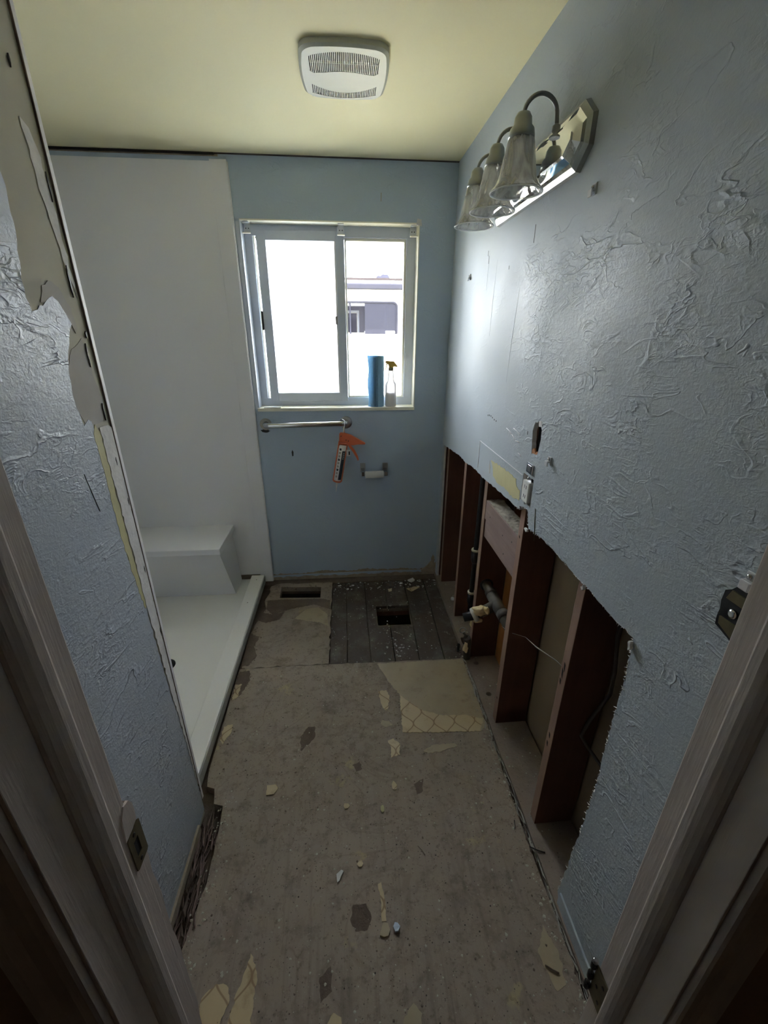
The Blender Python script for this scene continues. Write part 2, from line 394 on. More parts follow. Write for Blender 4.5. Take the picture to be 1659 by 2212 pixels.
# scuff marks on the painted back wall
S('wall_gouge', [[(-.356, .902), (-.348, .905), (-.346, .93), (-.352, .944), (-.358, .93)]], 'y', YB - .0006, YB + .001, 'dark_metal', back)
S('wall_gouge', [[(.205, 2.262), (.21, 2.262), (.211, 2.30), (.206, 2.30)]], 'y', YB - .0006, YB + .001, 'paper_grey', back)

# ---- right wall: drywall with the cut-out hole, slot and outlet opening
hole = [(2.634, .970), (2.446, .989), (2.231, 1.008), (2.13, 1.004), (2.044, 1.016), (1.922, 1.024), (1.844, 1.020), (1.742, 1.027), (1.564, 1.037), (1.463, 1.043), (1.384, 1.045),
        (1.384, 1.058), (1.318, 1.075), (1.305, 1.045), (1.290, 1.012), (1.223, 1.024), (1.105, 1.030), (.974, 1.023), (.889, 1.024), (.793, 1.018), (.709, 1.021),
        (.702, .936), (.698, .884), (.700, .793), (.698, .685), (.693, .577), (.699, .438), (.706, .295), (.714, .124), (.722, .035)]
outer = [(.384, .0), (.70, .0)] + jag(hole[::-1], .014, .0032, 11, False) + [(2.634, .0), (2.686, .0), (2.686, ZC), (.384, ZC)]
outer = [(y, z) for y, z in outer]
# the strip that is left standing in the far corner is only a ragged sliver
slot = jag([(1.352, 1.366), (1.316, 1.375), (1.300, 1.351), (1.297, 1.322), (1.303, 1.287), (1.308, 1.271), (1.351, 1.262), (1.354, 1.29), (1.364, 1.337)], .010, .0025, 2)
outl = jag([(1.389, 1.182), (1.305, 1.184), (1.303, 1.128), (1.303, 1.086), (1.389, 1.084), (1.391, 1.13)], .012, .002, 4)
wr = struct(S('wall_right', [outer, slot, outl], 'x', XR + .0012, XR + .0145, ['gypsum', 'gypsum']))
def shrink(loop, d):
    c = sum((Vector(p) for p in loop), Vector((0, 0))) / len(loop)
    return [tuple(Vector(p) + (Vector(p) - c).normalized() * d) for p in loop]
S('paint_layer', [outer, shrink(slot, .001), shrink(outl, .001)], 'x', XR, XR + .0012, 'blue_right', wr)
S('glue_patch', [jag([(1.738, 1.128), (1.60, 1.140), (1.448, 1.142), (1.435, 1.117), (1.400, 1.112), (1.398, 1.075), (1.46, 1.064), (1.55, 1.072), (1.63, 1.062), (1.69, 1.072), (1.70, 1.10)], .012, .004, 21)], 'x', XR - .0012, XR + .0006, 'yellow_paper', wr)
S('glue_patch', [jag([(1.75, 1.125), (1.74, 1.09), (1.735, 1.07), (1.742, 1.068), (1.756, 1.10)], .01, .002, 22)], 'x', XR - .001, XR + .0006, 'paper_grey', wr)
for (y0, y1, z0, z1) in ((1.395, 1.914, 1.171, 1.1735), (1.911, 1.914, 1.045, 1.172)):
    B('paint_ridge', (XR - .0016, XR + .0005, y0, y1, z0, z1), 'trim_white', wr)
for i, y in enumerate((1.835, 1.815, 1.795, 1.775, 1.750, 1.726)):
    L('screw_hole', [(.0035, 0), (.0035, .002)], (XR - .0008, y, 1.303 + .004 * math.sin(i)), 'dark_metal', wr, 'x', 10)
for (y0, z0, y1, z1) in ((1.60, 1.296, 1.54, 1.285), (1.54, 1.285, 1.50, 1.270), (1.50, 1.270, 1.46, 1.273), (1.53, 1.31, 1.46, 1.30), (1.46, 1.235, 1.43, 1.23), (1.26, 1.10, 1.235, .995)):
    T('paint_ridge', [(XR - .0005, y0, z0), (XR - .001, (y0 + y1) / 2, (z0 + z1) / 2 + .002), (XR - .0005, y1, z1)], .0012, 'trim_white' if z1 > 1.1 else 'brass', wr, 6)
for (y0, z0, y1, z1) in ((1.66, 1.46, 1.63, 1.78), (1.92, 1.62, 1.905, 1.90), (2.02, 1.80, 2.01, 1.95)):
    T('paint_ridge', [(XR + .0002, y0, z0), (XR - .0002, y0 * .5 + y1 * .5 + .004, z0 * .5 + z1 * .5), (XR + .0002, y1, z1)], .0005, 'blue_right', wr, 6)
for (y, z, h) in ((2.035, 1.93, .02), (2.02, 1.90, .03), (1.76, 1.85, .012), (1.81, 2.02, .01), (1.55, 1.90, .05), (1.40, 1.315, .012)):
    B('wall_gouge', (XR - .0006, XR + .001, y, y + .004, z, z + h), 'dark_metal', wr)
# torn paper fuzz along the cut
bm = bmesh.new()
for i in range(220):
    t = random.random(); seg_ = random.choice(list(zip(hole[9:-1], hole[10:])))
    p = Vector(seg_[0]).lerp(Vector(seg_[1]), t); a = random.uniform(0, 6.28); ln = random.uniform(.002, .009)
    w = .0009
    v = [(XR - .001, p.x - w, p.y), (XR - .001, p.x + w, p.y), (XR - random.uniform(0, .004), p.x + ln * math.cos(a), p.y + ln * math.sin(a) * .8), (XR + .003, p.x, p.y + w)]
    q = [bm.verts.new(c_) for c_ in v]
    for f in ((0, 1, 2), (0, 2, 3), (1, 3, 2), (0, 3, 1)): bm.faces.new([q[j] for j in f])
new_obj('torn_paper_fuzz', bm, 'gypsum', wr, kind='stuff')
S('torn_paper', [jag([(1.312, 1.004), (1.298, .998), (1.284, 1.004), (1.288, 1.012), (1.302, 1.012)], .005, .002, 3)], 'x', XR - .006, XR - .001, 'gypsum', wr)
S('torn_paper', [jag([(.922, 1.016), (.915, 1.010), (.908, 1.016), (.914, 1.026)], .004, .002, 3)], 'x', XR - .008, XR - .001, 'gypsum', wr)
S('torn_paper', [jag([(.712, 1.008), (.706, .990), (.700, 1.0), (.704, 1.016)], .005, .002, 3)], 'x', XR - .008, XR - .001, 'gypsum', wr)
# wall cavity: back board bays (other side of the wall)
cav = struct(B('wall_cavity', (.772, .79, .27, 2.80, -.02, ZC), 'back_drywall'))
for (y0, y1) in ((1.405, 1.455), (1.465, 1.58), (1.59, 1.785)):
    B('sheathing_board', (.764, .772, y0, y1, .012, 1.6), 'sheath', cav)
for (y0, y1) in ((1.84, 2.14), (2.20, 2.54), (2.60, 2.684)):
    B('sheathing_board', (.764, .772, y0, y1, .012, 1.6), 'stud', cav)
struct(B('baseboard_right', (.603, .6095, .385, .705, .0, .062), 'blue_right', bev=.002))
# studs
def stud(y0, y1, label, x0=.6255, z1=2.43):
    bm = bmesh.new(); box(bm, x0, .764, y0, y1, .012, z1, .0022); bmesh.ops.recalc_face_normals(bm, faces=bm.faces)
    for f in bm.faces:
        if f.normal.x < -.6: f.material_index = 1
    return tag(new_obj('wall_stud', bm, ['stud', 'stud_edge']), label, 'stud')
stud(.932, .968, 'dark red wall stud nearest the doorway with nail holes in its edge')
stud(1.362, 1.402, 'wide dark wall stud just below the uncovered electrical outlet')
s3 = stud(1.790, 1.830, 'wall stud that the thick drain pipe passes through')
stud(2.150, 2.190, 'plain narrow wall stud beyond the black vertical pipe')
stud(2.550, 2.592, 'farthest reddish stud beside the corner of the back wall')
tag(B('corner_stud', (.632, .70, 2.640, 2.684, .012, 2.43), 'stud', bev=.002), 'corner stud tight against the blue back wall', 'stud')
stud(.52, .56, 'dark stud behind the blue drywall by the door jamb')
# bottom plate with holes
bm = bmesh.new()
def circ(c, r, n=14): return [(c[0] + r * math.cos(2 * math.pi * i / n), c[1] + r * math.sin(2 * math.pi * i / n)) for i in range(n)]
slab(bm, [jag([(.600, .39), (.764, .39), (.764, 2.68), (.600, 2.68)], .08, .0025, 31), circ((.646, 1.742), .013), circ((.648, 1.530), .013), jag([(.602 + .012, 1.86), (.65, 1.86), (.65, 1.95), (.614, 1.95)], .02, .003, 3)], 'z', -.028, .0118)
tag(new_obj('bottom_plate', bm, 'plate'), 'dusty wooden bottom plate with two drilled holes under the studs', 'lumber')
B('plate_void', (.60, .70, 1.45, 2.0, -.06, -.03), 'black', cav)
# nail holes on nearest stud
NH = thing('blocking', (.645, 1.61, .74), 'pair of horizontal blocking boards nailed between two studs above the drain pipe', 'lumber')
bm = bmesh.new(); box(bm, .631, .700, 1.4025, 1.7895, .742, .8285, .003); new_obj('board', bm, 'block', NH)
bm = bmesh.new(); box(bm, .6265, .700, 1.4025, 1.7895, .832, .925, .003)
new_obj('board', bm, 'block', NH)
bm = bmesh.new()
bmesh.ops.create_grid(bm, x_segments=18, y_segments=70, size=.5)
for v in bm.verts:
    x, y = .664 + v.co.x * .070, 1.596 + v.co.y * .380
    v.co = Vector((x, y, .9265 + .008 * abs(noise.noise(Vector((x * 60, y * 60, 3))))))
new_obj('dust_layer', bm, 'block_top', NH, smooth=True)
for (y, z) in ((1.72, .868), (1.55, .86), (1.52, .79), (1.45, .88)):
    L('nail_head', [(.003, 0), (.003, .0015)], (.6255, y, z), 'dark_metal', NH, 'x', 8)
for (y, z, l_) in ((.945, .99, .012), (.95, .70, .03), (.955, .67, .035), (.957, .645, .02), (.952, .42, .02), (.955, .38, .02), (1.385, .93, .01), (1.382, .14, .008)):
    tag(S('nail_hole', [[(y - .003, z), (y + .002, z + l_ * .3), (y + .004, z + l_), (y - .002, z + l_ * .8)]], 'x', .6245, .6262, 'black'), 'x', 'x')
holes_ = [o for o in COL.objects if o.name.startswith('nail_hole')]
studs_ = {o['label']: o for o in COL.objects if o.name.startswith('wall_stud')}
sA = [o for o in studs_.values() if 'nearest the doorway' in o['label']][0]; sB = [o for o in studs_.values() if 'outlet' in o['label']][0]
for o in holes_:
    del o['label']; del o['category']; o.parent = sA if o.data.vertices[0].co.y < 1.2 else sB

# ---- left stub wall: grey/beige paper board + torn blue paint skin
YE = 1.088
wl = struct(S('wall_left', [[(.384, -.02), (YE, -.02), (YE, ZC), (.384, ZC)]], 'x', XL - .10, XL - .0015, ['paper', 'paper']))
edge = [(.945, ZC), (.935, 2.2), (.938, 2.0), (.938, 1.884), (.942, 1.864), (.936, 1.81), (.924, 1.766), (.913, 1.722), (.911, 1.692), (.917, 1.668), (.935, 1.672), (.943, 1.679), (.967, 1.688), (.989, 1.698), (1.005, 1.69),
        (1.018, 1.67), (1.032, 1.648), (1.011, 1.622), (.99, 1.587), (.979, 1.56), (.973, 1.524), (.972, 1.486), (.982, 1.445), (1.002, 1.455), (1.012, 1.449), (1.016, 1.427), (1.026, 1.394), (1.026, 1.358), (1.022, 1.304), (1.022, 1.257),
        (1.018, 1.22), (1.028, 1.167), (1.018, 1.131), (1.014, 1.097), (1.024, 1.08), (1.026, 1.046), (1.034, 1.0), (1.043, .955), (1.044, .871), (1.046, .795), (1.050, .721), (1.055, .632), (1.060, .563), (1.068, .491), (1.076, .349), (1.080, .24), (1.084, .137), (1.088, .096)]
ej = jag(edge, .012, .004, 17, False)
S('paint_layer', [[(.384, .0), (YE, .0)] + ej[::-1] + [(.384, ZC)]], 'x', XL - .0015, XL, 'blue_left', wl)
S('torn_paper', [jag([(.95, 1.685), (.967, 1.715), (.99, 1.725), (1.02, 1.715), (1.045, 1.68), (1.05, 1.64), (1.04, 1.63), (1.022, 1.66), (1.0, 1.685), (.975, 1.69)], .01, .003, 8)], 'x', XL - .0015, XL - .0004, 'paper_grey', wl)
S('torn_paper', [jag([(1.035, 1.99), (1.055, 1.98), (1.070, 1.94), (1.078, 1.85), (1.078, 1.70), (1.066, 1.74), (1.052, 1.82), (1.040, 1.90)], .014, .004, 12)], 'x', XL - .0015, XL - .0002, 'gypsum', wl)
S('torn_paper', [jag([(.975, 1.56), (1.01, 1.60), (1.055, 1.62), (1.075, 1.50), (1.075, 1.44), (1.02, 1.44), (.99, 1.44), (.972, 1.50)], .014, .003, 13)], 'x', XL - .0015, XL - .0006, 'paper_grey', wl)
# yellow line of older paint, and gypsum compound bead near the edge
yl = [(1.022, 1.44), (1.036, 1.42), (1.036, 1.30), (1.036, 1.20), (1.040, 1.08), (1.044, 1.0), (1.050, .93), (1.036, .93), (1.02, 1.05), (1.012, 1.15), (1.010, 1.30), (1.008, 1.42)]
S('old_yellow_paint', [jag(yl, .012, .003, 14)], 'x', XL - .001, XL + .0004, 'yellow_paper', wl)
gp = [(1.036, 1.43), (1.058, 1.43), (YE, 1.42), (YE, .10), (1.082, .20), (1.074, .40), (1.062, .58), (1.056, .72), (1.050, .85), (1.044, .93), (1.046, 1.02), (1.042, 1.15), (1.038, 1.3)]
S('joint_compound', [jag(gp, .012, .0035, 15)], 'x', XL - .001, XL + .0012, 'gypsum', wl)
for (y, z, h) in ((1.062, 1.56, .05), (1.070, 1.33, .02), (1.062, 1.70, .06), (1.045, 2.06, .02), (1.080, 1.22, .02), (1.070, 1.44, .04), (1.078, 1.02, .02), (1.082, .80, .03), (1.072, 1.87, .05), (1.074, 1.62, .015)):
    S('wall_gouge', [jag([(y, z), (y + .002, z + h * .3), (y + .0015, z + h), (y - .0015, z + h * .7)], .005, .0008, int(z * 100))], 'x', XL - .001, XL + .0018, 'dark_metal', wl)
T('wall_crack', [(XL + .0002, .935, 1.35), (XL + .0004, .945, 1.30), (XL + .0002, .955, 1.255)], .0008, 'dark_metal', wl, 6)
struct(B('trim_1', (XL - .10, XL + .002, YE + .001, YE + .013, .055, ZC - .002), 'trim_white', bev=.001))
bm = bmesh.new()                                        # crack between board edge and trim
for i in range(46):
    z = .1 + i * .05; w = .0012 + .002 * abs(noise.noise(Vector((z * 9, 0, 0))))
    box(bm, XL - .001, XL + .0022, YE - w, YE + .0009, z, z + .0505)
new_obj('edge_crack', bm, 'rotten', wl, kind='stuff')
# dirty baseboard strip bottom of left wall: exposed rotten boards
struct(B('baseboard_left', (XL - .02, XL + .008, .39, 1.02, -.01, .022), 'dirtpaper', bev=.001))

# ---- other walls of the alcove / room shell
struct(B('wall_alcove', (-1.56, -1.46, 1.0, 2.80, -.02, ZC), 'panel'))
struct(B('wall_alcove_near', (-1.46, XL - .10, YE - .10, YE + .012, -.02, ZC), 'panel'))
fw = struct(B('wall_front', (.48, .79, .27, .384, -.02, ZC), 'hall'))
struct(B('wall_front_left', (-1.56, -.32, .27, .384, -.02, ZC), 'hall'))
struct(B('wall_front_header', (-.32, .48, .27, .384, 2.07, ZC), 'hall'))
struct(B('wall_infill_left', (-1.56, XL - .101, .384, 1.0, -.02, ZC), 'hall'))
# hallway the camera stands in
struct(B('wall_hall_left', (-1.60, -1.56, -1.2, .27, -.02, ZC), 'hall'))
struct(B('wall_hall_right', (.79, .84, -1.2, .27, -.02, ZC), 'hall'))
struct(B('wall_hall_rear', (-1.60, .84, -1.25, -1.2, -.02, ZC), 'hall'))
struct(B('ceiling_hall', (-1.60, .84, -1.25, .26, ZC, ZC + .05), 'hall'))
struct(B('floor_hall', (-1.60, .84, -1.25, .38, -.03, -.001), 'hall_floor'))

# ---- door frame
def jamb_side(s, xj, name):
    """s=+1: jamb on the left (face looks +x); s=-1: right"""
    o = struct(B(name, (min(xj, xj - s * .018), max(xj, xj - s * .018), .266, .387, 0, 2.05), 'jamb', bev=.0012))
    prof = [(xj, .3495), (xj + s * .0105, .3495), (xj + s * .0112, .347), (xj + s * .0112, .336), (xj + s * .0098, .328), (xj + s * .0070, .320), (xj + s * .0035, .3145), (xj + s * .0005, .3125), (xj, .3125)]
    bm = bmesh.new(); slab(bm, [prof], 'z', 0, 2.04)
    new_obj('door_stop', bm, 'jamb', o)
    cx0 = xj - s * .004
    pts = [(cx0, .266), (cx0, .256), (cx0 - s * .003, .253), (cx0 - s * .012, .251), (cx0 - s * .03, .2525), (cx0 - s * .044, .249), (cx0 - s * .056, .248), (cx0 - s * .058, .266)]
    bm = bmesh.new(); slab(bm, [pts], 'z', 0, 2.10)
    new_obj('casing', bm, 'jamb', o)
    return o
jl = jamb_side(1, -.300, 'trim_2'); jr = jamb_side(-1, .460, 'trim_3')
struct(B('trim_4', (-.318, .478, .266, .387, 2.05, 2.068), 'jamb'))
B('door_stop', (-.29, .45, .3125, .349, 2.03, 2.05), 'jamb', [o for o in COL.objects if o.name == 'trim_4'][0])
# splintered piece above strike plate
S('splintered_wood', [jag([(.368, 1.030), (.386, 1.030), (.3975, 1.035), (.399, 1.062), (.394, 1.074), (.383, 1.078), (.374, 1.066)], .01, .0015, 3)], 'x', -.302, -.2982, 'jamb', jl)
S('wall_edge_filler', [jag([(.386, .40), (.398, .55), (.399, 1.03), (.394, 1.074), (.3865, 1.06)], .03, .002, 5)], 'x', -.310, -.3005, 'jamb', jl)
# strike plate
sp = thing('strike_plate', (-.2995, .385, .965), 'tarnished brass strike plate with oblong latch hole on the left door jamb', 'strike plate')
S('plate', [[(.3705, .965), (.3705, 1.026), (.3735, 1.0285), (.3985, 1.0285), (.4015, 1.026), (.4015, .965), (.3985, .9625), (.3735, .9625)], [(.379, .981), (.379, 1.010), (.390, 1.010), (.390, .981)]], 'x', -.2998, -.2982, 'brass', sp)
B('latch_hole', (-.2999, -.2990, .377, .391, .979, 1.012), 'black', sp)
for z in (.971, 1.020): L('screw', [(.003, 0), (.0032, .0006), (.002, .0012)], (-.2984, .384, z), 'dark_metal', sp, 'x', 10)
# hinge
hg = thing('door_hinge', (.459, .37, .40), 'tarnished door hinge leaf with knuckles on the right door jamb', 'hinge')
S('leaf', [[(.352, .404), (.352, .492), (.356, .496), (.391, .496), (.391, .400), (.356, .400)]], 'x', .4575, .4598, 'brass', hg)
for i in range(5):
    z0 = .401 + i * .0195
    if i % 2 == 0: L('knuckle', [(.0055, 0), (.0058, .001), (.0058, .0175), (.0055, .0185)], (.4545, .3955, z0), 'dark_metal', hg, 'z', 14)
L('hinge_pin', [(.0032, 0), (.0032, .100), (.0060, .1005), (.0060, .104), (.003, .107)], (.4545, .3955, .399), 'chrome_dull', hg, 'z', 14)
for (y, z) in ((.365, .42), (.378, .448), (.365, .476)): L('screw', [(.0035, 0), (.0035, .0008)], (.4566, y, z), 'dark_metal', hg, 'x', 10)

# ---- floor
floor = struct(B('floor', (-.64, .62, .38, 2.70, -.055, -.036), 'rotten'))
def sub(name, loops, z0, z1, m, parent=None, **k): return S(name, loops, 'z', z0, z1, m, parent or floor, **k)
# remove solid floor under the two openings: rebuild floor as slab with holes
bpy.data.objects.remove(floor)
FH = [(.150, 2.130), (.358, 2.128), (.366, 2.322), (.150, 2.326)]
VH = [(-.482, 2.452), (-.214, 2.436), (-.214, 2.566), (-.488, 2.584)]
floor = struct(S('floor', [[(-.66, .384), (.62, .384), (.62, 2.70), (-.66, 2.70)], FH, VH], 'z', -.055, -.036, 'rotten'))
sy0, sy1 = 1.806, 2.622
pl = [[(-.134, sy0), (-.038, sy0), (-.042, sy1 + .02), (-.134, sy1)],
      [(-.035, sy0), (.0885, sy0), (.084, sy1 + .03), (-.039, sy1 + .02)],
      [(.0915, sy0), (.2215, sy0), (.2215, 2.129), (.150, 2.130), (.150, 2.326), (.2225, 2.326), (.2225, sy1 + .03), (.0875, sy1 + .03)],
      [(.2245, sy0), (.353, sy0 - .01), (.358, 2.128), (.2235, 2.129)],
      [(.2255, 2.326), (.366, 2.323), (.362, sy1 + .04), (.2255, sy1 + .03)],
      [(.356, sy0), (.490, sy0 - .01), (.505, 2.40), (.505, sy1 + .04), (.365, sy1 + .04), (.3695, 2.32)],
      [(.4935, sy0 - .02), (.597, sy0 - .02), (.597, sy1 + .04), (.509, sy1 + .04), (.509, 2.4)]]
for i, p in enumerate(pl):
    dz = random.uniform(-.0015, .0015)
    sub('plank', [[(x + (.0012 if x < sum(q[0] for q in p) / len(p) else -.0012) * (abs(x - .150) > .001), y) for x, y in jag(p, .10, .0009, i + 40)]], -.0355, -.0135 + dz, 'plank')
# pieces of particleboard underlayment
pL = jag([(-.137, 1.8130), (-.137, 2.616), (-.30, 2.622), (-.50, 2.630), (-.560, 2.60), (-.560, 2.50), (-.575, 2.42), (-.55, 2.34), (-.575, 2.24), (-.60, 2.10), (-.585, 2.02), (-.60, 1.93), (-.59, 1.8130)], .03, .006, 50)
sub('underlayment_sheet', [pL, VH], -.035, 0.0, 'particle')
pm = [(-.5, .384), (.588, .384), (.588, .70), (.583, .95), (.590, 1.30), (.588, 1.60), (.590, 1.795), (.35, 1.800), (-.134, 1.8075), (-.60, 1.8075), (-.600, 1.70), (-.598, 1.25), (-.585, 1.175), (-.555, 1.165), (-.54, 1.105), (-.505, 1.095), (-.497, 1.0), (-.493, .85), (-.510, .75), (-.520, .65), (-.525, .384)]
sub('underlayment_sheet', [jag(pm, .03, .0022, 51)], -.035, 0.0, 'particle')
for k_, (pts, m, zt, sd) in enumerate([
    ([(.12, 1.79), (.585, 1.79), (.585, 1.36), (.55, 1.335), (.205, 1.358), (.216, 1.573), (.17, 1.66)], 'vinyl_plain', .0012, 1),
    ([(.216, 1.565), (.205, 1.356), (.35, 1.345), (.55, 1.335), (.583, 1.40), (.50, 1.428), (.40, 1.43), (.30, 1.475), (.25, 1.53)], 'vinyl', .0024, 2),
    ([(.115, 1.60), (.155, 1.605), (.165, 1.56), (.150, 1.49), (.135, 1.485), (.120, 1.53)], 'vinyl', .0018, 3),
    ([(.135, 1.32), (.16, 1.33), (.185, 1.30), (.18, 1.25), (.14, 1.24), (.145, 1.28)], 'vinyl', .0018, 4),
    ([(.28, 1.26), (.33, 1.285), (.42, 1.285), (.43, 1.27), (.37, 1.255), (.30, 1.245)], 'vinyl_plain', .0015, 5),
    ([(.12, 1.43), (.15, 1.42), (.165, 1.40), (.13, 1.39), (.11, 1.41)], 'vinyl_plain', .0015, 6),
    ([(-.345, .56), (-.33, .62), (-.318, .665), (-.300, .64), (-.29, .60), (-.292, .52), (-.30, .45), (-.35, .45), (-.352, .51)], 'vinyl', .0018, 7),
    ([(-.43, .585), (-.40, .61), (-.37, .605), (-.355, .575), (-.37, .535), (-.395, .50), (-.42, .52)], 'vinyl', .0018, 8),
    ([(-.11, .50), (-.08, .53), (-.06, .52), (-.055, .46), (-.12, .46)], 'vinyl', .0018, 9),
    ([(.10, .50), (.13, .53), (.15, .51), (.14, .45), (.10, .45)], 'vinyl_plain', .0018, 10),
    ([(-.598, 1.70), (-.565, 1.70), (-.568, 1.62), (-.592, 1.60)], 'vinyl', .0018, 11),
    ([(-.592, 1.45), (-.555, 1.46), (-.550, 1.42), (-.575, 1.36), (-.590, 1.38)], 'vinyl', .0018, 12),
    ([(-.555, 2.43), (-.45, 2.43), (-.20, 2.42), (-.15, 2.40), (-.14, 2.30), (-.25, 2.36), (-.40, 2.32), (-.50, 2.27), (-.55, 2.33)], 'rotten', .0010, 13),
    ([(-.36, 2.22), (-.30, 2.20), (-.20, 2.17), (-.15, 2.13), (-.16, 2.25), (-.22, 2.33), (-.30, 2.31)], 'vinyl_plain', .0008, 14),
    ([(-.245, 1.37), (-.215, 1.42), (-.185, 1.42), (-.18, 1.37), (-.205, 1.33), (-.235, 1.30)], 'rotten', .0004, 15),
    ([(-.025, .755), (.015, .755), (.03, .72), (.015, .69), (-.02, .69), (-.035, .72)], 'rotten', .0003, 16),
    ([(-.605, 2.10), (-.545, 2.06), (-.560, 1.98), (-.530, 1.90), (-.560, 1.83), (-.598, 1.83)], 'rotten', .0006, 18),
    ([(-.598, 1.79), (-.545, 1.79), (-.530, 1.72), (-.560, 1.63), (-.597, 1.60)], 'rotten', .0006, 19),
    ([(-.575, 2.30), (-.50, 2.27), (-.43, 2.30), (-.45, 2.22), (-.53, 2.19), (-.58, 2.22)], 'rotten', .0008, 20),
    ([(.22, 1.12), (.26, 1.14), (.25, 1.09), (.225, 1.08)], 'rotten', .0003, 21), ([(-.12, .60), (-.09, .62), (-.085, .57), (-.115, .55)], 'rotten', .0003, 22), ([(-.02, 1.22), (.01, 1.235), (.02, 1.20), (-.005, 1.19)], 'rotten', .0003, 23),
    ([(.50, .60), (.54, .66), (.56, .60), (.55, .53), (.52, .52)], 'vinyl_plain', .0008, 17),
    ]):
    o = sub('floor_stain' if m in ('rotten', 'black') else 'vinyl_remnant', [jag(pts, .008, .0032, 60 + sd)], -.0005, zt, m)
for p in [(.563, 1.77), (.19, 1.16)]: pass
# crawl space below the openings
struct(B('trim_5', (.10, .42, 2.335, 2.375, -.095, -.056), 'stud'))     # joist behind the flange hole
B('duct_wall', (-.50, -.20, 2.585, 2.60, -.25, -.036), 'dark_metal', floor); B('duct_wall', (-.50, -.20, 2.42, 2.435, -.25, -.056), 'dark_metal', floor)
struct(B('trim_6', (-.66, .62, 2.624, 2.70, -.036, -.006), 'rotten'))   # sill strip along back wall

# rot and splinters on both edges, and loose crumbs: real geometry, joined
def splinters(bm, n, x, y, zr, lr, wr_, dirv):
    for i in range(n):
        c = Vector((random.uniform(*x), random.uniform(*y), random.uniform(*zr))); ln = random.uniform(*lr); w = random.uniform(*wr_); h = w * random.uniform(.3, 1)
        a = math.atan2(dirv[1], dirv[0]) + random.gauss(0, .18); Mx = Matrix.Translation(c) @ Matrix.Rotation(a, 4, 'Z') @ Matrix.Rotation(random.uniform(-.12, .12), 4, 'Y')
        v = [Mx @ Vector(q) for q in ((-ln / 2, -w / 2, 0), (ln / 2, 0, 0), (-ln / 2 * .8, w / 2, 0), (-ln / 3, 0, h))]
        q = [bm.verts.new(p) for p in v]
        for f in ((0, 2, 1), (0, 1, 3), (1, 2, 3), (2, 0, 3)): bm.faces.new([q[j] for j in f])
def crumbs(bm, n, xf, yf, z, sr, power=2.2):
    for i in range(n):
        x, y = xf(), yf(); s = sr[0] + (sr[1] - sr[0]) * random.random() ** power; m_ = random.choice((4, 5, 6)); a0 = random.uniform(0, 6.28)
        ring = [(x + s * random.uniform(.5, 1) * math.cos(a0 + 6.283 * j / m_), y + s * random.uniform(.4, 1) * math.sin(a0 + 6.283 * j / m_)) for j in range(m_)]
        h = s * random.uniform(.15, .6); b = [bm.verts.new((p[0], p[1], z + random.uniform(0, h * .3))) for p in ring]; t = bm.verts.new((x, y, z + h))
        for j in range(m_): bm.faces.new([b[j], b[(j + 1) % m_], t])
U = random.uniform
bm = bmesh.new()
splinters(bm, 90, (-.565, -.500), (.62, 1.07), (-.030, .004), (.03, .12), (.003, .009), (0, 1)); new_obj('rotten_splinters', bm, 'block', floor, kind='stuff')
bm = bmesh.new(); splinters(bm, 60, (-.562, -.505), (.60, 1.08), (-.034, -.004), (.02, .10), (.006, .016), (0, 1)); new_obj('rotten_splinters', bm, 'rotten', floor, kind='stuff')
bm = bmesh.new(); splinters(bm, 110, (.588, .604), (.42, 1.80), (-.008, .004), (.03, .13), (.003, .008), (0, 1)); new_obj('torn_board_edge', bm, 'paper_grey', floor, kind='stuff')
bm = bmesh.new(); splinters(bm, 70, (.586, .606), (.45, 1.85), (-.010, .003), (.02, .07), (.004, .009), (0, 1)); new_obj('torn_board_edge', bm, 'rotten', floor, kind='stuff')
bm = bmesh.new()
crumbs(bm, 900, lambda: U(-.49, .58), lambda: U(.42, 1.80), 0.0, (.0012, .0060), 3.5)
crumbs(bm, 260, lambda: U(.55, .60), lambda: U(.42, 1.9), 0.0, (.0015, .008), 2.2)
crumbs(bm, 120, lambda: U(-.52, -.47), lambda: U(.55, 1.15), 0.0, (.0015, .007), 2.2)
crumbs(bm, 160, lambda: U(.615, .75), lambda: U(.5, 2.6), .012, (.0015, .008), 2.2)
new_obj('debris_crumbs', bm, 'paper', floor, kind='stuff')
bm = bmesh.new()
crumbs(bm, 260, lambda: U(-.13, .59), lambda: U(1.82, 2.62), -.0135, (.0015, .007), 3)
crumbs(bm, 130, lambda: U(-.12, .60), lambda: U(2.52, 2.66), -.012, (.002, .014), 2.4)
crumbs(bm, 60, lambda: random.gauss(.24, .05), lambda: random.gauss(1.93, .07), -.0135, (.002, .010), 2)
new_obj('debris_crumbs', bm, 'gypsum', floor, kind='stuff')
bm = bmesh.new()
crumbs(bm, 500, lambda: U(-.49, .58), lambda: U(.42, 1.80), 0.0, (.0015, .0055), 3)
crumbs(bm, 200, lambda: U(-.57, .60), lambda: U(2.55, 2.67), -.004, (.003, .016), 2)
crumbs(bm, 160, lambda: U(-.60, -.53), lambda: U(1.2, 2.5), -.002, (.002, .012), 2)
new_obj('debris_crumbs', bm, 'rotten', floor, kind='stuff')
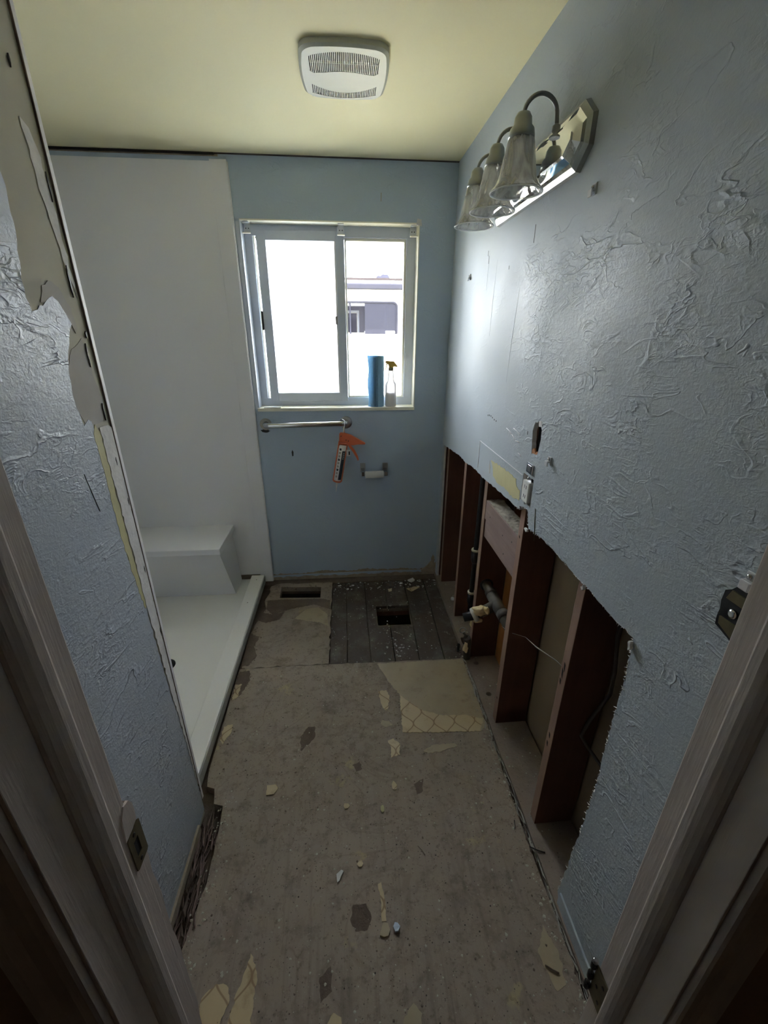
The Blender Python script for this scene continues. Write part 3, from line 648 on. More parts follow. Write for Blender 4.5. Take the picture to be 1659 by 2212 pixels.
# larger loose bits one can point at
def chip(pts, z, m, name, label, cat, th=.003, sd=1):
    bm = bmesh.new(); slab(bm, [jag(pts, .012, .0018, sd)], 'z', z, z + th)
    for v in bm.verts: v.co.z += .004 * abs(noise.noise(v.co * 40))
    return tag(new_obj(name, bm, m), label, cat)
def blob(c, s, n=6, sd=0):
    r_ = random.Random(sd); return [(c[0] + s[0] * r_.uniform(.6, 1) * math.cos(6.283 * i / n), c[1] + s[1] * r_.uniform(.6, 1) * math.sin(6.283 * i / n)) for i in range(n)]
chip([(-.353, 1.158), (-.318, 1.160), (-.308, 1.145), (-.322, 1.122), (-.350, 1.120)], .0015, 'vinyl', 'vinyl_chip', 'squarish yellow vinyl chip alone on the floor near the shower corner', 'flooring chip')
chip(blob((.142, 1.117), (.012, .024), 7, 2), .001, 'vinyl', 'vinyl_chip', 'upright yellow vinyl chip in the middle of the floor right of centre', 'flooring chip')
chip(blob((.088, 1.035), (.010, .018), 7, 3), .001, 'yellow_paper', 'vinyl_chip', 'pale yellow chip just in front of the middle vinyl chip', 'flooring chip')
chip([(.055, .80), (.066, .805), (.075, .75), (.074, .705), (.060, .705), (.062, .75)], .001, 'vinyl', 'vinyl_chip', 'long thin yellow vinyl sliver beside the round dark stain', 'flooring chip')
chip(blob((.068, .683), (.018, .022), 7, 5), .001, 'vinyl_plain', 'vinyl_chip', 'torn tan vinyl scrap at the foot of the long yellow sliver', 'flooring chip')
chip(blob((.102, .688), (.012, .014), 6, 6), .001, 'blue_back_lit', 'paint_chip', 'pale blue paint chip right of the round dark stain', 'paint chip', .008)
chip(blob((-.045, 1.055), (.017, .015), 6, 7), .001, 'vinyl', 'vinyl_chip', 'small yellow chip left of centre on the middle of the floor', 'flooring chip')
chip([(-.078, .838), (-.062, .850), (-.055, .845), (-.068, .82), (-.075, .815)], .001, 'gypsum', 'plaster_chip', 'white plaster chip on the lower floor left of centre', 'plaster chip')
chip(blob((.001, .862), (.012, .012), 6, 9), .001, 'vinyl', 'vinyl_chip', 'small orange-tan scrap on the lower middle floor', 'flooring chip')
chip([(.245, 2.515), (.275, 2.525), (.270, 2.49), (.248, 2.485)], -.012, 'vinyl', 'vinyl_chip', 'yellow triangular flake behind the floor flange hole on dark planks', 'flooring chip', sd=4)
chip([(.375, 2.51), (.43, 2.535), (.475, 2.53), (.44, 2.50), (.405, 2.475)], -.012, 'vinyl', 'vinyl_chip', 'larger yellow flake on the dark planks near the back right corner', 'flooring chip', sd=6)
chip([(.395, 2.60), (.435, 2.625), (.445, 2.60), (.42, 2.58)], -.004, 'gypsum', 'plaster_chip', 'white plaster chunk against the bottom of the back wall', 'plaster chip', .012, sd=8)
chip(blob((.655, 2.33), (.016, .02), 6, 12), .012, 'gypsum', 'plaster_chip', 'cream crumb on the bottom plate between the far studs', 'plaster chip', .01)
tag(T('nail', [(.5525, .925, .004), (.5625, .955, .004)], .0022, 'chrome', None, 8), 'shiny loose nail lying on the floor near the right wall', 'nail')
tag(T('wood_sliver', [(.508, .572, .004), (.525, .560, .005), (.540, .553, .003)], .0022, 'rotten', None, 6), 'thin dark wood sliver on the floor near the door hinge', 'wood sliver')
tag(T('wood_sliver', [(.20, .90, .003), (.212, .885, .004), (.22, .87, .003)], .0012, 'rotten', None, 6), 'tiny brown splinter on the middle of the lower floor', 'wood sliver')
bm = bmesh.new(); tube(bm, [(.58, .862, .012), (.605, .845, .016), (.625, .84, .013)], .0022, 6)
tag(new_obj('bent_nail', bm, 'dark_metal'), 'dark bent nail sticking out of the torn wall edge at right', 'nail')

# ---- shower: wall panel, pan with curb, bench
sh = thing('shower_wall_panel', (-1.0, 2.68, .06), 'tall glossy white shower wall panel on the back wall', 'shower panel')
B('panel', (-1.455, -.615, 2.672, 2.685, .058, 2.405), 'panel', sh)
B('edge_trim', (-.640, -.558, 2.666, 2.685, .0, 2.412), 'panel', sh, bev=.0015)
B('caulk_bead', (-.5585, -.5545, 2.6700, 2.6855, .0, 2.405), 'trim_white', sh)
# torn strip at the ceiling
bm = bmesh.new()
for i in range(60):
    x = -1.45 + i * .0139
    t_ = .010 + .006 * noise.noise(Vector((x * 7, 1, 0)))
    box(bm, x, x + .0139, 2.668, 2.6845, 2.4365 - t_ * .4, 2.4385)
new_obj('ragged_gap', bm, 'dark_metal', sh, kind='stuff')
B('painted_strip', (-1.455, -.56, 2.676, 2.6848, 2.404, 2.424), 'blue_back_lit', sh)
pan = thing('shower_pan', (-1.0, 1.9, 0), 'low white shower pan with a raised curb beside the stripped floor', 'shower pan')
B('pan_floor', (-1.455, -.70, YE + .014, 2.671, .0, .022), 'pan', pan)
cb = B('curb', (-.700, -.612, YE + .014, 2.664, .0, .057), ['pan'], pan, bev=.006)
B('curb_side', (-.6119, -.6075, YE + .016, 2.655, .001, .050), 'curb_side', pan)
L('drain_cover', [(.0, .004), (.045, .004), (.05, .0)], (-.985, 1.84, .0222), 'dark_metal', pan, 'z', 28)
for (x, y) in ((-.655, 2.60), (-.66, 2.33)): L('screw', [(.003, 0), (.003, .001)], (x, y, .0572), 'dark_metal', pan, 'z', 8)
bn = thing('shower_bench', (-1.1, 2.5, .02), 'white corner seat with overhanging top inside the shower', 'shower bench')
bm = bmesh.new()
vb = [(-1.455, 2.350, .405), (-.792, 2.350, .405), (-.772, 2.490, .0225), (-1.455, 2.490, .0225)]
fr = [bm.verts.new(p) for p in vb]; bk = [bm.verts.new((p[0], 2.670, p[2])) for p in vb]
bm.faces.new(fr); bm.faces.new(bk[::-1])
for i in range(4): bm.faces.new([fr[i], bk[i], bk[(i + 1) % 4], fr[(i + 1) % 4]])
bmesh.ops.recalc_face_normals(bm, faces=bm.faces); new_obj('bench_body', bm, 'panel', bn)
B('seat_top', (-1.455, -.774, 2.318, 2.671, .408, .447), 'panel', bn, bev=.004)

# ---- window
YF = 2.772
win = struct(B('window_1', (WX0 + .001, WX1 - .001, YF, YF + .05, WZ0 + .001, WZ0 + .052), 'alu', bev=.002))
def wb_(name, d, m='alu', parent=None, bev=.002): return B(name, d, m, parent or win, bev)
wb_('window_frame', (WX0 + .001, WX1 - .001, YF, YF + .05, 2.112, WZ1 - .001))
wb_('window_frame', (WX0 + .001, -.486, YF, YF + .05, WZ0 + .052, 2.112))
wb_('window_frame', (.358, WX1 - .001, YF, YF + .05, WZ0 + .052, 2.112))
wb_('window_frame', (-.006, .009, YF - .004, YF + .05, WZ0 + .052, 2.112))
# cream stops of the fixed light and of the slit at left
for d in ((.010, .020, YF + .02, YF + .045, 1.252, 2.112), (.346, .357, YF + .01, YF + .045, 1.252, 2.112), (.020, .346, YF + .01, YF + .045, 2.098, 2.112), (.020, .346, YF + .01, YF + .045, 1.252, 1.262),
          (-.4855, -.478, YF + .01, YF + .045, 1.252, 2.112), (-.478, -.006, YF + .03, YF + .045, 2.104, 2.112), (-.478, -.006, YF + .03, YF + .045, 1.252, 1.262)):
    wb_('cream_stop', d, 'cream', bev=.001)
for d in ((-.030, .012, YF - .014, YF - .0045, 2.098, WZ1 - .012), ): wb_('frame_cover', d, 'alu')
# sliding frosted sash in front
wb_('sash_edge', (-.0465, -.0375, YF - .017, YF - .005, 1.284, 2.092), 'trim_white', bev=.001)
ss = wb_('sash', (-.466, -.416, YF - .020, YF - .001, 1.236, 2.136))
for d in ((-.038, .009, YF - .020, YF - .005, 1.236, 2.136), (-.416, -.038, YF - .020, YF - .001, 2.090, 2.136), (-.416, -.038, YF - .020, YF - .001, 1.236, 1.285)):
    wb_('sash_rail', d, 'alu')
B('frosted_pane', (-.4165, -.0455, YF - .014, YF - .009, 1.284, 2.091), 'frosted', win)
B('glass_pane', (.019, .347, YF + .026, YF + .029, 1.261, 2.099), 'clear', win)
B('glass_pane', (-.478, -.0055, YF + .036, YF + .039, 1.261, 2.105), 'clear', win)
wb_('sash_latch', (-.052, -.040, YF - .032, YF - .019, 1.672, 1.716), 'chrome_dull', bev=.001)
wb_('sash_latch', (-.474, -.464, YF - .030, YF - .018, 1.64, 1.74), 'dark_metal', bev=.002)
# reveals and sill
for d, m in (((WX0 - .0005, WX0 + .0015, YB - .003, YF, WZ0, WZ1), 'alu'), ((WX1 - .0015, WX1 + .004, YB - .005, YF, WZ0, WZ1), 'cream'), ((WX0, WX1, YB - .004, YF, WZ1 - .003, WZ1 + .003), 'cream')):
    wb_('window_reveal', d, m, bev=0)
B('window_sill', (WX0 - .008, WX1 + .004, YB - .012, YF + .002, WZ0 - .014, WZ0 + .006), 'cream', win, bev=.003)
B('wall_edge_bead', (WX0 - .020, WX0 - .002, YB - .004, YB + .001, WZ0, WZ1 - .01), 'alu', win)
# blind brackets
def bracket(x, label, z=WZ1 - .055, torn=False):
    t = thing('blind_bracket', (x, YB + .03, z), label, 'bracket')
    B('back_plate', (x - .016, x + .016, YB + .050, YB + .052, z, z + .050), 'clear_plastic', t)
    B('bracket_arm', (x - .016, x + .016, YB + .010, YB + .052, z + .048, z + .050), 'clear_plastic', t)
    B('bracket_lip', (x - .020, x + .020, YB + .006, YB + .030, z - .003, z + .001), 'cream', t)
    for q in (-.007, .007): L('screw', [(.003, -.001), (.003, 0)], (x + q, YB + .0498, z + .025), 'dark_metal', t, 'y', 8)
bracket(WX0 + .028, 'clear blind bracket in the upper left corner of the window')
bracket(-.006, 'clear blind bracket at the top middle of the window')
bracket(WX1 - .024, 'clear blind bracket in the upper right corner of the window')
S('torn_edge', [jag([(WX1 - .015, WZ1 - .004), (WX1 + .014, WZ1 - .012), (WX1 + .012, WZ1 + .018), (WX1 - .010, WZ1 + .022)], .01, .002, 4)], 'y', YB - .006, YB - .001, 'gypsum', win)

# items on the sill
zs = WZ0 + .006
tw = thing('paper_towel_roll', (.180, 2.718, zs), 'upright blue paper towel roll standing on the window sill', 'paper towel')
L('roll', [(.016, 0), (.0425, 0), (.044, .003), (.044, .292), (.0425, .296), (.016, .296)], (.186, 2.724, zs), 'towel', tw, 'z', 40, closed=True)
bm = bmesh.new()
for i, (x, y) in enumerate([(.186, 2.6795), (.172, 2.680), (.156, 2.683), (.140, 2.690), (.130, 2.700)]):
    for z in (0, 1): pass
cols = [(.190, 2.6790), (.175, 2.6792), (.158, 2.6830), (.143, 2.6900), (.131, 2.7000)]
grid = []
for j in range(13):
    z = zs + .001 + .298 * j / 12
    grid.append([bm.verts.new((x + .0035 * math.sin(j * .9) * (i / 4), y + .002 * math.sin(j * 1.3) * (i / 4), z)) for i, (x, y) in enumerate(cols)])
for a, b in zip(grid, grid[1:]):
    for i in range(4): bm.faces.new([a[i], a[i + 1], b[i + 1], b[i]]).smooth = True
g = bmesh.ops.solidify(bm, geom=bm.faces[:], thickness=.0015)
new_obj('loose_sheet', bm, 'towel', tw)
sb = thing('spray_bottle', (.272, 2.722, zs), 'half-full clear spray bottle with mustard trigger beside the blue towel roll', 'spray bottle')
bp = [(.0, .0), (.030, .0), (.034, .004), (.035, .02), (.035, .125), (.033, .135), (.022, .150), (.020, .165), (.016, .205), (.0135, .212), (.0, .212)]
L('bottle_body', bp, (.272, 2.722, zs), 'bottle', sb, 'z', 28)
MAT['liquid'] = simple('cloudy_liquid', (.72, .72, .80), .2)
L('liquid', [(0, .003), (.031, .003), (.0325, .02), (.0325, .080), (0, .080)], (.272, 2.722, zs), 'liquid', sb, 'z', 24)
L('cap_ring', [(.015, .212), (.0155, .214), (.0155, .228), (.012, .230)], (.272, 2.722, zs), 'brass', sb, 'z', 20)
hd = [(.237, .262), (.243, .268), (.290, .264), (.312, .238), (.312, .232), (.288, .234), (.286, .228), (.260, .228), (.258, .240), (.250, .252), (.238, .255)]
S('spray_head', [[(x, zs + z) for x, z in hd]], 'y', 2.712, 2.732, 'mustard', sb)
S('trigger', [[(x, zs + z) for x, z in ((.252, .252), (.247, .236), (.243, .220), (.236, .212), (.234, .216), (.240, .226), (.242, .240), (.244, .252))]], 'y', 2.716, 2.728, 'mustard', sb)
tg = tag(B('plastic_clip', (-.500, -.398, YB - .008, YB + .030, zs, zs + .006), 'white_plastic', bev=.002), 'flat white plastic blind clip lying on the left of the sill', 'clip')

# ---- grab bar
gb = thing('grab_bar', (-.26, YB - .05, 1.11), 'brushed metal grab bar under the window', 'grab bar')
zb = 1.108; yb = YB - .052
pth = [(-.498, YB - .003, zb + .002), (-.498, YB - .025, zb + .001)] + [(-.498 + .030 * (1 - math.cos(a)), YB - .025 - .027 * math.sin(a), zb) for a in [math.radians(q) for q in (15, 35, 55, 75, 90)]]
pth2 = [(-.010 - .030 * (1 - math.cos(a)), YB - .025 - .027 * math.sin(a), zb + .008) for a in [math.radians(q) for q in (90, 75, 55, 35, 15)]] + [(-.010, YB - .025, zb + .009), (-.010, YB - .003, zb + .01)]
T('bar', pth + pth2, .0165, 'chrome', gb, 20)
L('mounting_flange', [(.038, 0), (.038, -.004), (.034, -.010), (.020, -.014), (.0165, -.014)], (-.010, YB, zb + .006), 'chrome_dull', gb, 'y', 30)
L('mounting_flange', [(.036, 0), (.036, -.002), (.020, -.004), (.0165, -.006)], (-.500, YB, zb), 'paper_grey', gb, 'y', 30, label='bare flange plate with missing cover')
S('rust_chip', [jag([(-.535, zb - .036), (-.515, zb - .030), (-.49, zb - .034), (-.475, zb - .042), (-.50, zb - .052), (-.525, zb - .048)], .008, .002, 3)], 'y', YB - .002, YB, 'dark_metal', gb)

# ---- caulking gun
cg = thing('caulk_gun', (-.03, 2.63, 1.13), 'orange caulking gun hanging by its hook from the grab bar', 'caulk gun')
yg = 2.612
top = Vector((-.030, yg, 1.000)); bot_ = Vector((-.076, yg, .756)); ax = (bot_ - top).normalized(); sx = Vector((-ax.z, 0, ax.x)) * -1
if sx.x < 0: sx = -sx
S('gun_head', [[(-.052, 1.058), (-.045, 1.066), (-.020, 1.064), (.020, 1.050), (.100, 1.003), (.107, .997), (.100, .992), (.060, .993), (.030, .988), (-.002, .990), (-.020, .984), (-.056, .990)]], 'y', yg - .012, yg + .012, 'orange', cg)
S('trigger', [[(-.002, .990), (.012, .992), (.040, .955), (.060, .915), (.064, .893), (.056, .889), (.050, .905), (.030, .942), (.006, .975)]], 'y', yg - .008, yg + .008, 'orange', cg)
def along(t, off=0, y=0): p = top + ax * t + sx * off; return (p.x, p.y + y, p.z)
LN = (bot_ - top).length
T('cartridge', [along(.010), along(LN - .006)], .0225, 'white_plastic', cg, 24)
T('plunger_rod', [(-.024, yg, 1.10), along(-.02), along(.012)], .0035, 'chrome', cg, 10)
T('hanging_hook', [(-.026, yg, 1.055), (-.020, yg - .002, 1.090), (-.016, yg - .002, 1.1365), (-.026, yg + .008, 1.1425), (-.036, yg + .03, 1.1435), (-.040, yg + .046, 1.136)], .0028, 'chrome', cg, 10)
for off in (-.0262, .0262): T('carriage_rail', [along(-.008, off), along(LN, off)], .0042, 'orange', cg, 8)
T('front_collar', [along(LN - .006), along(LN + .004)], .0265, 'orange', cg, 24)
T('rear_collar', [along(-.008), along(.004)], .0262, 'orange', cg, 24)
T('nozzle_neck', [along(LN + .004), along(LN + .012)], [.010, .008], 'white_plastic', cg, 16)
T('nozzle', [along(LN + .012), (-.0865, yg, .683)], [.0065, .002], 'white_plastic', cg, 14)
# printed label: dark band with white letters column
import itertools
def band(name, t0, t1, a0, a1, m, rr=.0229):
    bm = bmesh.new(); rows = []
    for t in (t0, t1):
        row = []
        for i in range(7):
            a = math.radians(a0 + (a1 - a0) * i / 6); p = top + ax * t + sx * (rr * math.sin(a)) + Vector((0, -rr * math.cos(a), 0)); row.append(bm.verts.new(p))
        rows.append(row)
    for i in range(6): bm.faces.new([rows[0][i], rows[0][i + 1], rows[1][i + 1], rows[1][i]])
    return new_obj(name, bm, m, cg)
band('printed_label', .045, LN - .015, 5, 65, 'print_dark')
for i in range(9): band('printed_text', .03 + i * .022, .03 + i * .022 + .014, -45, -12, 'paper_grey' if i % 3 else 'print_dark', .0231)
for i in range(4): band('printed_text', .055 + i * .012, .055 + i * .012 + .006, 24, 44, 'white_plastic', .0232)
B('paper_tag', (-.012, .012, yg - .018, yg - .0165, .922, .962), 'white_plastic', cg)
B('tag_print', (.001, .010, yg - .0186, yg - .018, .930, .952), 'print_dark', cg)
for (x, z) in ((-.042, 1.047), (-.012, 1.022), (.002, 1.016), (-.016, 1.001)): L('rivet', [(.0035, -.0015), (.003, -.003)], (x, yg - .011, z), 'chrome', cg, 'y', 10)

# ---- toilet paper holder
tp = thing('toilet_paper_holder', (.16, YB - .03, .80), 'chrome toilet paper holder with bare white roller', 'paper holder')
for x in (.090, .236):
    B('post_plate', (x - .017, x + .017, YB - .008, YB, .792, .850), 'chrome_dull', tp, bev=.003)
    bm = bmesh.new(); box(bm, x - .012, x + .012, YB - .062, YB - .006, .790, .818, .004)
    for v in bm.verts:
        if v.co.y < YB - .04: v.co.z -= .012
    new_obj('post_arm', bm, 'chrome', tp)
T('roller', [(.104, YB - .055, .786), (.222, YB - .055, .789)], .0225, 'roller', tp, 28)
T('spring_pin', [(.094, YB - .055, .7865), (.232, YB - .055, .7888)], .006, 'chrome_dull', tp, 10)

# ---- vanity light bar
vl = thing('vanity_light', (.60, 1.61, 2.09), 'three-light chrome vanity fixture with bell glass shades on the right wall', 'wall light')
def octo(y0, y1, z0, z1, cy, cz): return [(y0 + cy, z0), (y1 - cy, z0), (y1, z0 + cz), (y1, z1 - cz), (y1 - cy, z1), (y0 + cy, z1), (y0, z1 - cz), (y0, z0 + cz)]
bm = bmesh.new()
lv = [(XR, octo(1.248, 1.972, 2.012, 2.160, .050, .042)), (XR - .012, octo(1.250, 1.970, 2.014, 2.158, .050, .042)), (XR - .020, octo(1.262, 1.958, 2.026, 2.146, .046, .037)), (XR - .022, octo(1.276, 1.944, 2.036, 2.136, .042, .032)), (XR - .036, octo(1.292, 1.928, 2.050, 2.124, .036, .026)), (XR - .038, octo(1.300, 1.920, 2.056, 2.118, .034, .024))]
rg = [[bm.verts.new((x, y, z)) for y, z in o] for x, o in lv]
for a, b in zip(rg, rg[1:]):
    for i in range(8):
        f = bm.faces.new([a[i], a[(i + 1) % 8], b[(i + 1) % 8], b[i]]); f.material_index = 1 if (a is rg[0] or a is rg[1]) else 0
bm.faces.new(rg[-1]); bm.faces.new(rg[0][::-1]); bmesh.ops.recalc_face_normals(bm, faces=bm.faces)
MAT['nickel'] = simple('satin_grey_metal', (.30, .31, .30), .30, 1, .12, 30)
new_obj('back_plate', bm, ['mirror', 'nickel'], vl)
def flute(a, h): return .028 * math.sin(a * 9 + h * 40) * (1 if h < -.02 else .3)
for ya, xs in ((1.40, .482), (1.61, .482), (1.82, .482)):
    r_ = (.572 - xs) / 2; cxm = xs + r_; zt = 2.160
    pts = [(.576, ya, 2.125)] + [(cxm + r_ * math.cos(math.radians(q)), ya, zt + r_ * 1.0 * math.sin(math.radians(q))) for q in range(0, 181, 12)] + [(xs, ya, 2.150)]
    arm = T('arm', pts, .0055, 'nickel', vl, 12)
    bm = bmesh.new(); lathe(bm, [(.006, .026), (.011, .022), (.011, .010), (.007, .006), (.016, .0), (.016, -.004)], (.574, ya, 2.118), 'z', 18); new_obj('arm_collar', bm, 'nickel', arm)
    L('socket_cup', [(.006, .016), (.016, .014), (.022, .004), (.024, -.012), (.031, -.020), (.034, -.034), (.034, -.040), (.0, -.040)], (xs, ya, 2.150), 'nickel', vl, 'z', 28)
    pr_ = [(.031, -.036), (.036, -.050), (.041, -.075), (.046, -.100), (.050, -.125), (.056, -.140), (.067, -.152), (.070, -.156)]
    pin = [(r - .003, h) for r, h in pr_[::-1]]
    L('glass_shade', pr_ + pin, (xs, ya, 2.150), 'shade_glass', vl, 'z', 72, flute=flute, closed=True)
    L('shade_rim', [(.0695, -.155), (.072, -.157), (.0715, -.160), (.068, -.159)], (xs, ya, 2.150), 'clear_plastic', vl, 'z', 40, closed=True)

# ---- exhaust fan cover
fn = thing('exhaust_fan_cover', (.022, 1.885, 2.44), 'white square exhaust fan grille on the ceiling', 'fan grille')
def rsq(w, h, r, bul, n=10):
    out = []
    for (sx_, sy_, a0) in ((1, 1, 0), (-1, 1, 90), (-1, -1, 180), (1, -1, 270)):
        for i in range(n):
            a = math.radians(a0 + 90 * i / (n - 1)); x = sx_ * (w - r) + r * math.cos(a); y = sy_ * (h - r) + r * math.sin(a)
            out.append([x, y])
    out2 = []
    for i in range(len(out)):
        a, b = out[i], out[(i + 1) % len(out)]; d = math.hypot(b[0] - a[0], b[1] - a[1]); k_ = 8 if d > .05 else 1
        for j in range(k_): out2.append((a[0] + (b[0] - a[0]) * j / k_, a[1] + (b[1] - a[1]) * j / k_))
    res = []
    for x, y in out2:
        res.append((x + (1 if x > 0 else -1) * bul * (1 - (y / h) ** 2) if abs(x) > w * .7 else x, y + (1 if y > 0 else -1) * bul * (1 - (x / w) ** 2) if abs(y) > h * .7 else y))
    return res
cx_, cy_ = .022, 1.885
def off(L_): return [(x + cx_, y + cy_) for x, y in L_]
def up_edge(x): return -.118 - .022 * (1 - (x / .118) ** 2)     # toward the door
g1o = [(-.114, -.100)] + [(x, -.104 - .028 * (1 - (x / .114) ** 2)) for x in [(-.114 + .228 * i / 16) for i in range(1, 16)]] + [(.114, -.100), (.114, -.024)] + [(x, -.024 + .016 * math.cos(abs(x) / .114 * math.pi * 1.0 + math.pi) * .5 + .008 - .0) for x in [(.114 - .228 * i / 16) for i in range(1, 16)]] + [(-.114, -.024)]
g2o = [(-.114, .058)] + [(x, .058 + .052 * (1 - (x / .114) ** 2)) for x in [(-.114 + .228 * i / 16) for i in range(1, 16)]] + [(.114, .058), (.114, .118)] + [(x, .118 + .030 * (1 - (x / .114) ** 2)) for x in [(.114 - .228 * i / 16) for i in range(1, 16)]] + [(-.114, .118)]
bm = bmesh.new(); slab(bm, [off(rsq(.126, .146, .034, .012)), off(g1o), off(g2o)], 'z', 2.4205, 2.4235); 
o1, o2 = off(rsq(.126, .146, .034, .012)), off(rsq(.134, .154, .036, .012))
A = [bm.verts.new((x, y, 2.4205)) for x, y in o1]; Bv = [bm.verts.new((x, y, 2.4265)) for x, y in o2]; Cv = [bm.verts.new((x, y, 2.4398)) for x, y in o2]
n_ = len(A)
for i in range(n_):
    j = (i + 1) % n_; bm.faces.new([A[i], A[j], Bv[j], Bv[i]]); bm.faces.new([Bv[i], Bv[j], Cv[j], Cv[i]])
bmesh.ops.recalc_face_normals(bm, faces=bm.faces); new_obj('cover', bm, 'fan_plastic', fn)
B('dark_cavity', (cx_ - .117, cx_ + .117, cy_ - .136, cy_ + .147, 2.4335, 2.4345), 'black', fn)
bm = bmesh.new()
for i in range(39):
    x = cx_ - .1125 + i * .225 / 38
    box(bm, x - .0015, x + .0015, cy_ - .134, cy_ - .004, 2.4212, 2.4275); box(bm, x - .0015, x + .0015, cy_ + .056, cy_ + .148, 2.4212, 2.4275)
box(bm, cx_ - .114, cx_ + .114, cy_ - .0695, cy_ - .0675, 2.421, 2.4265)
new_obj('grille_slats', bm, 'fan_plastic', fn, kind='stuff')

# ---- small wall hardware
def hook(y, z, label):
    t = thing('mirror_clip', (XR - .004, y, z), label, 'mirror clip')
    bm = bmesh.new(); box(bm, XR - .004, XR, y - .011, y + .011, z - .013, z + .012, .002); new_obj('clip_plate', bm, 'clear_plastic', t)
    bm = bmesh.new(); box(bm, XR - .014, XR - .009, y - .009, y + .009, z - .017, z - .001, .002); box(bm, XR - .010, XR - .003, y - .009, y + .009, z - .005, z - .001); new_obj('clip_lip', bm, 'clear_plastic', t)
    L('screw', [(.0045, 0), (.0045, -.002), (.002, -.0035)], (XR - .004, y + .004, z + .004), 'chrome', t, 'x', 14)
hook(1.205, 1.955, 'clear mirror clip high on the right wall below the vanity light')
hook(2.300, 1.880, 'clear mirror clip on the right wall near the window corner')
hook(1.212, 1.278, 'clear mirror clip beside the long dark slot in the right wall')
hook(.512, 1.290, 'clear mirror clip next to the door jamb above the bare switch')
# outlet
ot = thing('wall_outlet', (XR, 1.345, 1.08), 'uncovered white electrical outlet in a rough cut-out above the studs', 'outlet')
B('outlet_box', (XR + .016, XR + .017, 1.300, 1.392, 1.080, 1.186), 'black', ot)
B('receptacle_body', (XR - .006, XR + .012, 1.322, 1.372, 1.092, 1.166), 'white_plastic', ot, bev=.003)
B('mounting_strap', (XR + .004, XR + .007, 1.330, 1.362, 1.082, 1.182), 'chrome', ot)
for z in (1.112, 1.146):
    for dy in (-.007, .007): B('contact_slot', (XR - .0066, XR - .005, 1.347 + dy - .0012, 1.347 + dy + .0012, z - .006, z + .006), 'black', ot)
for z in (1.087, 1.175): L('screw', [(.006, 0), (.006, -.003), (.003, -.005)], (XR + .002, 1.347, z), 'chrome', ot, 'x', 14)
cp = thing('wall_anchor_plate', (XR, 1.34, 1.20), 'small square metal plate stuck to the wall above the outlet', 'metal plate')
bm = bmesh.new(); box(bm, XR - .005, XR, 1.315, 1.364, 1.197, 1.232, .002); new_obj('plate', bm, 'chrome', cp)
B('plate_window', (XR - .0062, XR - .0048, 1.326, 1.353, 1.204, 1.225), 'chrome_dull', cp)
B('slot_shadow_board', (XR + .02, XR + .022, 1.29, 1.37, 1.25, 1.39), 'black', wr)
S('slot_torn_edge', [jag([(1.305, 1.262), (1.35, 1.255), (1.352, 1.275), (1.335, 1.285), (1.322, 1.272), (1.31, 1.28)], .008, .002, 6)], 'x', XR + .001, XR + .006, 'sheath', wr)
S('slot_torn_edge', [jag([(1.30, 1.362), (1.322, 1.358), (1.326, 1.374), (1.31, 1.378)], .006, .002, 7)], 'x', XR - .001, XR + .006, 'gypsum', wr)
# bare switch
sw = thing('light_switch', (XR, .513, 1.22), 'bare blackened light switch strap half hidden behind the right door jamb', 'switch')
S('switch_opening', [jag([(.545, 1.185), (.548, 1.25), (.530, 1.268), (.495, 1.268), (.488, 1.25), (.488, 1.19), (.505, 1.172)], .01, .002, 3)], 'x', XR - .001, XR + .001, 'black', sw)
S('strap', [[(.538, 1.192), (.540, 1.205), (.495, 1.208), (.495, 1.19), (.51, 1.182)]], 'x', XR - .004, XR - .001, 'brass', sw)
S('strap', [[(.540, 1.240), (.534, 1.258), (.500, 1.258), (.497, 1.240)]], 'x', XR - .004, XR - .001, 'brass', sw)
L('mounting_screw', [(.008, 0), (.008, -.004), (.004, -.006)], (XR - .002, .520, 1.222), 'chrome', sw, 'x', 16)

# ---- plumbing
vp = thing('vent_pipe', (.618, 1.895, .2), 'thin black vertical water pipe with two cream-rimmed couplings beside the stud', 'pipe')
T('pipe', [(.636, 1.895, 1.60), (.636, 1.895, 1.1), (.634, 1.894, .62), (.632, 1.892, .36), (.632, 1.892, .19)], .0115, 'abs', vp, 16)
for z in (.615, .362):
    L('coupling', [(.0125, 0), (.0195, 0), (.0195, -.055), (.0150, -.075), (.0125, -.080)], (.633, 1.893, z), 'abs', vp, 'z', 24)
    L('coupling_rim', [(.0125, .001), (.0205, .001), (.0215, -.004), (.0205, -.010), (.0125, -.010)], (.633, 1.893, z), 'coupling', vp, 'z', 24, closed=True)
dp = thing('drain_pipe', (.675, 1.6, .46), 'old grey-brown drain pipe with a tee through the stud', 'pipe')
T('run', [(.672, 1.800, .468), (.672, 1.60, .462), (.672, 1.404, .455)], .0235, 'abs_worn', dp, 24)
for (y0, y1) in ((1.725, 1.700), (1.555, 1.515)): T('hub', [(.672, y0, .466), (.672, y1, .4635)], .0285, 'abs_worn', dp, 24)
T('tee_body', [(.672, 1.700, .4635), (.672, 1.555, .461)], .0275, 'abs_worn', dp, 24)
T('branch', [(.668, 1.630, .462), (.640, 1.632, .440), (.600, 1.634, .415)], .0245, 'abs_worn', dp, 20)
T('trap_stub', [(.604, 1.634, .418), (.560, 1.638, .398), (.522, 1.642, .386)], [.0225, .0225, .020], 'abs', dp, 20)
L('hole_rim', [(.034, 0), (.034, -.001), (.026, -.0012)], (.672, 1.7895, .468), 'black', dp, 'y', 24)
